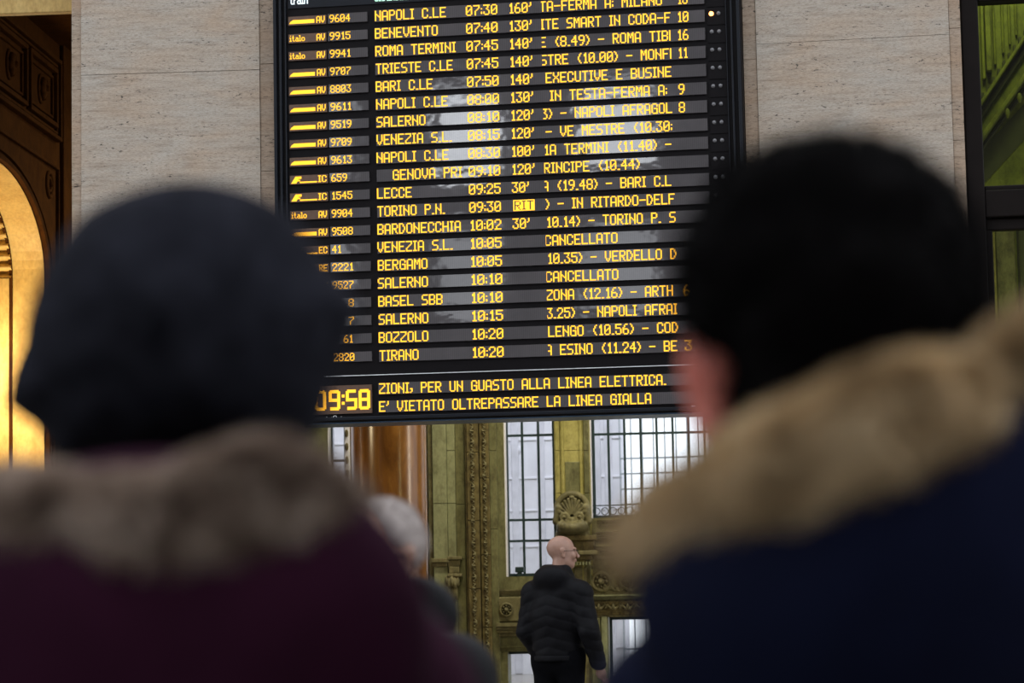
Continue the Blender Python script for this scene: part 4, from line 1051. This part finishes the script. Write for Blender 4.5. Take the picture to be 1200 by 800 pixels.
s.disp(lambda X, Y, Z: .0015 * vnoise(X, Y, Z, 90, 4)); V, Q = s.verts(); h = mesh_obj('hair', np_mesh('hair', V, Q, M['hair_white'], True), R2); tag(h, 'short white-grey hair')
strands('hair_strands', V, Q, 9000, .006, .0012, M['hair_white'], h, .2, 3)
glasses(R2, tuple(hc2), 0, .96, .0036)
s = SDF((-.45, -.30, .64), (.45, .30, 1.60), .009); nk = J['neck']
s.cap((0, 0, .80), (0, -.0, 1.17), .19, .185, .05, .78); s.cap((0, 0, 1.17), (nk[0] * .6, nk[1], 1.33), .185, .12, .06, .78)
for L in 'LR':
    s.cap(J['sh' + L] * (.5, 1, 1.0), J['sh' + L] * (.95, 1, 1), .09, .082, .05); s.cap(J['sh' + L] * (.95, 1, 1), J['el' + L], .082, .07, .03); s.cap(J['el' + L], J['wr' + L] * (1, 1, 1.02), .07, .054, .02)
s.ell((nk[0], nk[1] - .09, 1.425), (.105, .065, .075), .04); s.ell((nk[0], nk[1], 1.40), (.095, .085, .05), .03)
s.box((0, 0, .70), (.3, .3, .06), .005, .01, 'sub'); s.disp(lambda X, Y, Z: .005 * vnoise(X, Y, Z, 22, 5)); s.build('coat', M['puffer'], R2)

# ---- foreground left: dark knitted hat, fur-trimmed plum parka
DA = 2.0
R3 = person(203, DA, YAW, 'person seen from behind in a slouchy dark knitted hat and plum parka with fur trim')
k = 1.0; J = joints(k, shL=(-.18, -.015, 1.40), shR=(.18, -.015, 1.40))
hcA = loc_of(R3, 212, 410, DA); hcA[1] = .02
s = SDF((-.40, -.22, 0), (.40, .34, 1.84), .009); body(s, J, k, hcA, rad(4)); s.build('body', M['skin'], R3)
trousers(J, k, .014, R3); shoes(J, k, R3)
outl = [(5, 476), (26, 405), (42, 335), (66, 288), (96, 248), (135, 226), (175, 211), (215, 206), (262, 211), (305, 226), (338, 245), (360, 275), (384, 312), (418, 352), (404, 405), (385, 450),
        (372, 500), (352, 536), (310, 548), (255, 545), (200, 550), (130, 548), (70, 545), (56, 520), (36, 498)]
cc = loc_of(R3, 212, 400, DA); pts = [loc_of(R3, a, b, DA) - cc for a, b in outl]
an = np.array([math.atan2(p[2], p[0]) for p in pts]); rr = np.array([math.hypot(p[0], p[2]) for p in pts]); o_ = np.argsort(an); an = an[o_]; rr = rr[o_]
NT_, NP_ = 160, 64; V = []
for j in range(NP_ + 1):
    ph = math.pi * j / NP_
    for i in range(NT_):
        th = -math.pi + 2 * math.pi * i / NT_; r0 = np.interp(th, an, rr, period=2 * math.pi); avg = .118; q = math.sin(ph)
        r = r0 * q ** 0.85 if q > 0 else 0; blend = q ** 2; r = (r0 * blend + avg * (1 - blend)) * q ** .8
        x, z, y = r * math.cos(th), r * math.sin(th), -.132 * math.cos(ph)
        f = .007 * vnoise(np.array(x), np.array(y), np.array(z), 24, 9) + .0035 * vnoise(np.array(x), np.array(y), np.array(z), 60, 10)
        g_ = (1 - q) * 6 + .6; V.append((cc[0] + x * (1 + f * g_), y * (1 + f * 14), cc[2] + z * (1 + f * g_)))
Q = [(j * NT_ + i, j * NT_ + (i + 1) % NT_, (j + 1) * NT_ + (i + 1) % NT_, (j + 1) * NT_ + i) for j in range(NP_) for i in range(NT_)]
V = np.array(V); Q = np.array(Q); o = mesh_obj('knitted_hat', np_mesh('knitted_hat', V, Q[:, ::-1], M['felt'], True), R3)
strands('knit_fuzz', V, Q, 9000, .010, .0010, M['felt'], o, .1, 8)
# parka
s = SDF((-.42, -.38, .62), (.42, .30, 1.62), .009)
s.cap((0, 0, .78), (0, -.0, 1.20), .225, .215, .05, .78); s.cap((0, 0, 1.20), (0, -.0, 1.38), .20, .12, .06, .80)
for L in 'LR':
    q_ = J['sh' + L] * (.90, 1, .995); s.cap(J['sh' + L] * (.35, 1, 1.01), q_, .10, .088, .05); s.cap(q_, J['el' + L], .088, .08, .03); s.cap(J['el' + L], J['wr' + L], .078, .062, .02)
s.box((0, 0, .60), (.3, .3, .06), .005, .01, 'sub'); s.disp(lambda X, Y, Z: .006 * vnoise(X, Y, Z, 18, 6) + .003 * vnoise(X, Y, Z, 40, 7)); s.build('parka', M['plum'], R3)
s = SDF((-.36, -.36, 1.18), (.36, .16, 1.62), .009)       # the hood lying on the back
def hpt(px, py, D, dy=0): 
    p = loc_of(R3, px, py, D); p[1] += dy; return p
hp_ = [hpt(a, b, 1.80) for a, b in ((-60, 712), (60, 700), (160, 692), (240, 690), (320, 692), (358, 700), (376, 715))]
for a, b in zip(hp_[:-1], hp_[1:]): s.cap(a, b, .045, .045, .03)
c = hpt(195, 790, 1.80); s.ell(c, (.20, .09, .17), .06)
s.disp(lambda X, Y, Z: .006 * vnoise(X, Y, Z, 20, 12)); s.build('hood', M['plum'], R3)
def fur(root, path, r, D, mat, name, n, length, seed, amp=.010, front=True):
    P_ = [loc_of(root, a, b, d) for a, b, d in path]
    A = np.array(P_); s = SDF(A.min(0) - r - .03, A.max(0) + r + .03, .0075)
    for i in range(len(P_) - 1): s.cap(P_[i], P_[i + 1], r, r, .03)
    s.disp(lambda X, Y, Z: amp * vnoise(X, Y, Z, 38, seed) + amp * .5 * vnoise(X, Y, Z, 80, seed + 1))
    V, Q = s.verts(); o = mesh_obj(name, np_mesh(name, V, Q, M[mat], True), root)
    strands('fur_strands', V, Q, n, length, .0016, M[mat], o, .5, seed); return o
DF = 1.77
fur(R3, [(-70, 620, DF + .12), (0, 608, DF + .05), (70, 592, DF), (150, 588, DF - .02), (240, 580, DF - .02), (320, 574, DF), (368, 578, DF + .03), (390, 590, DF + .08), (398, 600, DF + .15)], .020, DF, 'fur_grey', 'fur_trim', 34000, .020, 21)

# ---- foreground right: black-haired head, tan fur, navy parka
DB = 1.75
TB = rad(24)
R4 = person(1015, DB, YAW + TB, 'person with short black hair and navy parka with broad tan fur, seen from behind')
hcB = loc_of(R4, 962, 378, DB)
k = 1.01; J = joints(k, shL=(-.128, -.015, 1.37), shR=(.165, -.015, 1.39), elL=(-.185, -.03, 1.09), wrL=(-.2, .07, .86))
s = SDF((-.42, -.24, 0), (.42, .36, 1.86), .009); body(s, J, k, hcB, rad(10) - TB, 1.04); s.build('body', M['skin'], R4)
trousers(J, k, .014, R4); shoes(J, k, R4)
m = SDF((-.04, -.06, -.06), (.04, .06, .06), .004); m.ell((0, 0, .004), (.009, .021, .034), .01); m.ell((-.006, -.006, .014), (.008, .017, .022), .006); m.ell((0, .004, -.026), (.008, .011, .012), .008)
e_ = m.build('ear', M['skin_red'], R4); p = loc_of(R4, 836, 446, DB - .02); e_.location = p; e_.scale = (1.3, 1.25, 1.3); e_.rotation_euler = (0, rad(-8), rad(55) - TB); tag(e_, 'left ear coloured as lit red')
s = SDF(hcB - (.16, .17, .20), hcB + (.16, .17, .18), .006)
for px, py, rx, ry, rz_ in [(967, 330, .097, .110, .086), (900, 275, .050, .075, .055), (1032, 278, .055, .075, .055), (972, 245, .078, .080, .030), (1012, 400, .072, .095, .070), (940, 415, .056, .085, .060), (962, 462, .055, .07, .035)]:
    s.frame(loc_of(R4, px, py, DB - .035), -TB); s.ell((0, 0, 0), (rx, ry + .005, rz_), .03)
s.frame(hcB, rad(10) - TB); s.box((0, .15, -.02), (.2, .075, .12), .03, .03, 'sub'); s.frame()
s.disp(lambda X, Y, Z: -.007 * vnoise(X, Y, Z, 48, 14) + .004 * vnoise(X, Y, Z, 110, 15))
V, Q = s.verts(); o = mesh_obj('hair', np_mesh('hair', V, Q, M['hair_black'], True), R4); tag(o, 'short tousled black hair')
strands('hair_strands', V, Q, 16000, .012, .0012, M['hair_black'], o, .5, 16)
s = SDF((-.44, -.40, .62), (.44, .30, 1.70), .009)
s.cap((0, 0, .78), (0, -.0, 1.20), .225, .205, .05, .78); s.cap((0, 0, 1.20), (0, -.01, 1.38), .20, .12, .06, .80)
for L in 'LR':
    q_ = J['sh' + L]; s.cap(J['sh' + L] * (.35, 1, 1.0), q_, .10, .088, .05); s.cap(q_, J['el' + L], .088, .08, .03); s.cap(J['el' + L], J['wr' + L], .078, .062, .02)
s.box((0, 0, .60), (.3, .3, .06), .005, .01, 'sub'); s.disp(lambda X, Y, Z: .006 * vnoise(X, Y, Z, 18, 26) + .003 * vnoise(X, Y, Z, 40, 27)); s.build('parka', M['navy'], R4)
pathB = [(752, 632, 1.62), (805, 610, 1.58), (872, 576, 1.55), (945, 538, 1.53), (1025, 500, 1.52), (1105, 465, 1.53), (1185, 430, 1.56), (1270, 400, 1.62), (1330, 400, 1.72)]
H_ = [loc_of(R4, a + 40, b + 62, d + .05) for a, b, d in pathB]
A = np.array(H_); s = SDF(A.min(0) - .16, A.max(0) + (.10, .12, .10), .009)
for i in range(1, len(H_) - 2): s.cap(H_[i], H_[i + 1], .036, .040, .03)
c = loc_of(R4, 985, 720, 1.60); s.ell(c, (.14, .10, .12), .06); c = loc_of(R4, 1130, 640, 1.60); s.ell(c, (.15, .10, .12), .06)
s.disp(lambda X, Y, Z: .006 * vnoise(X, Y, Z, 20, 32)); s.build('hood', M['navy'], R4)
fur(R4, pathB, .019, 1.55, 'fur_tan', 'fur_trim', 40000, .018, 41, .007)
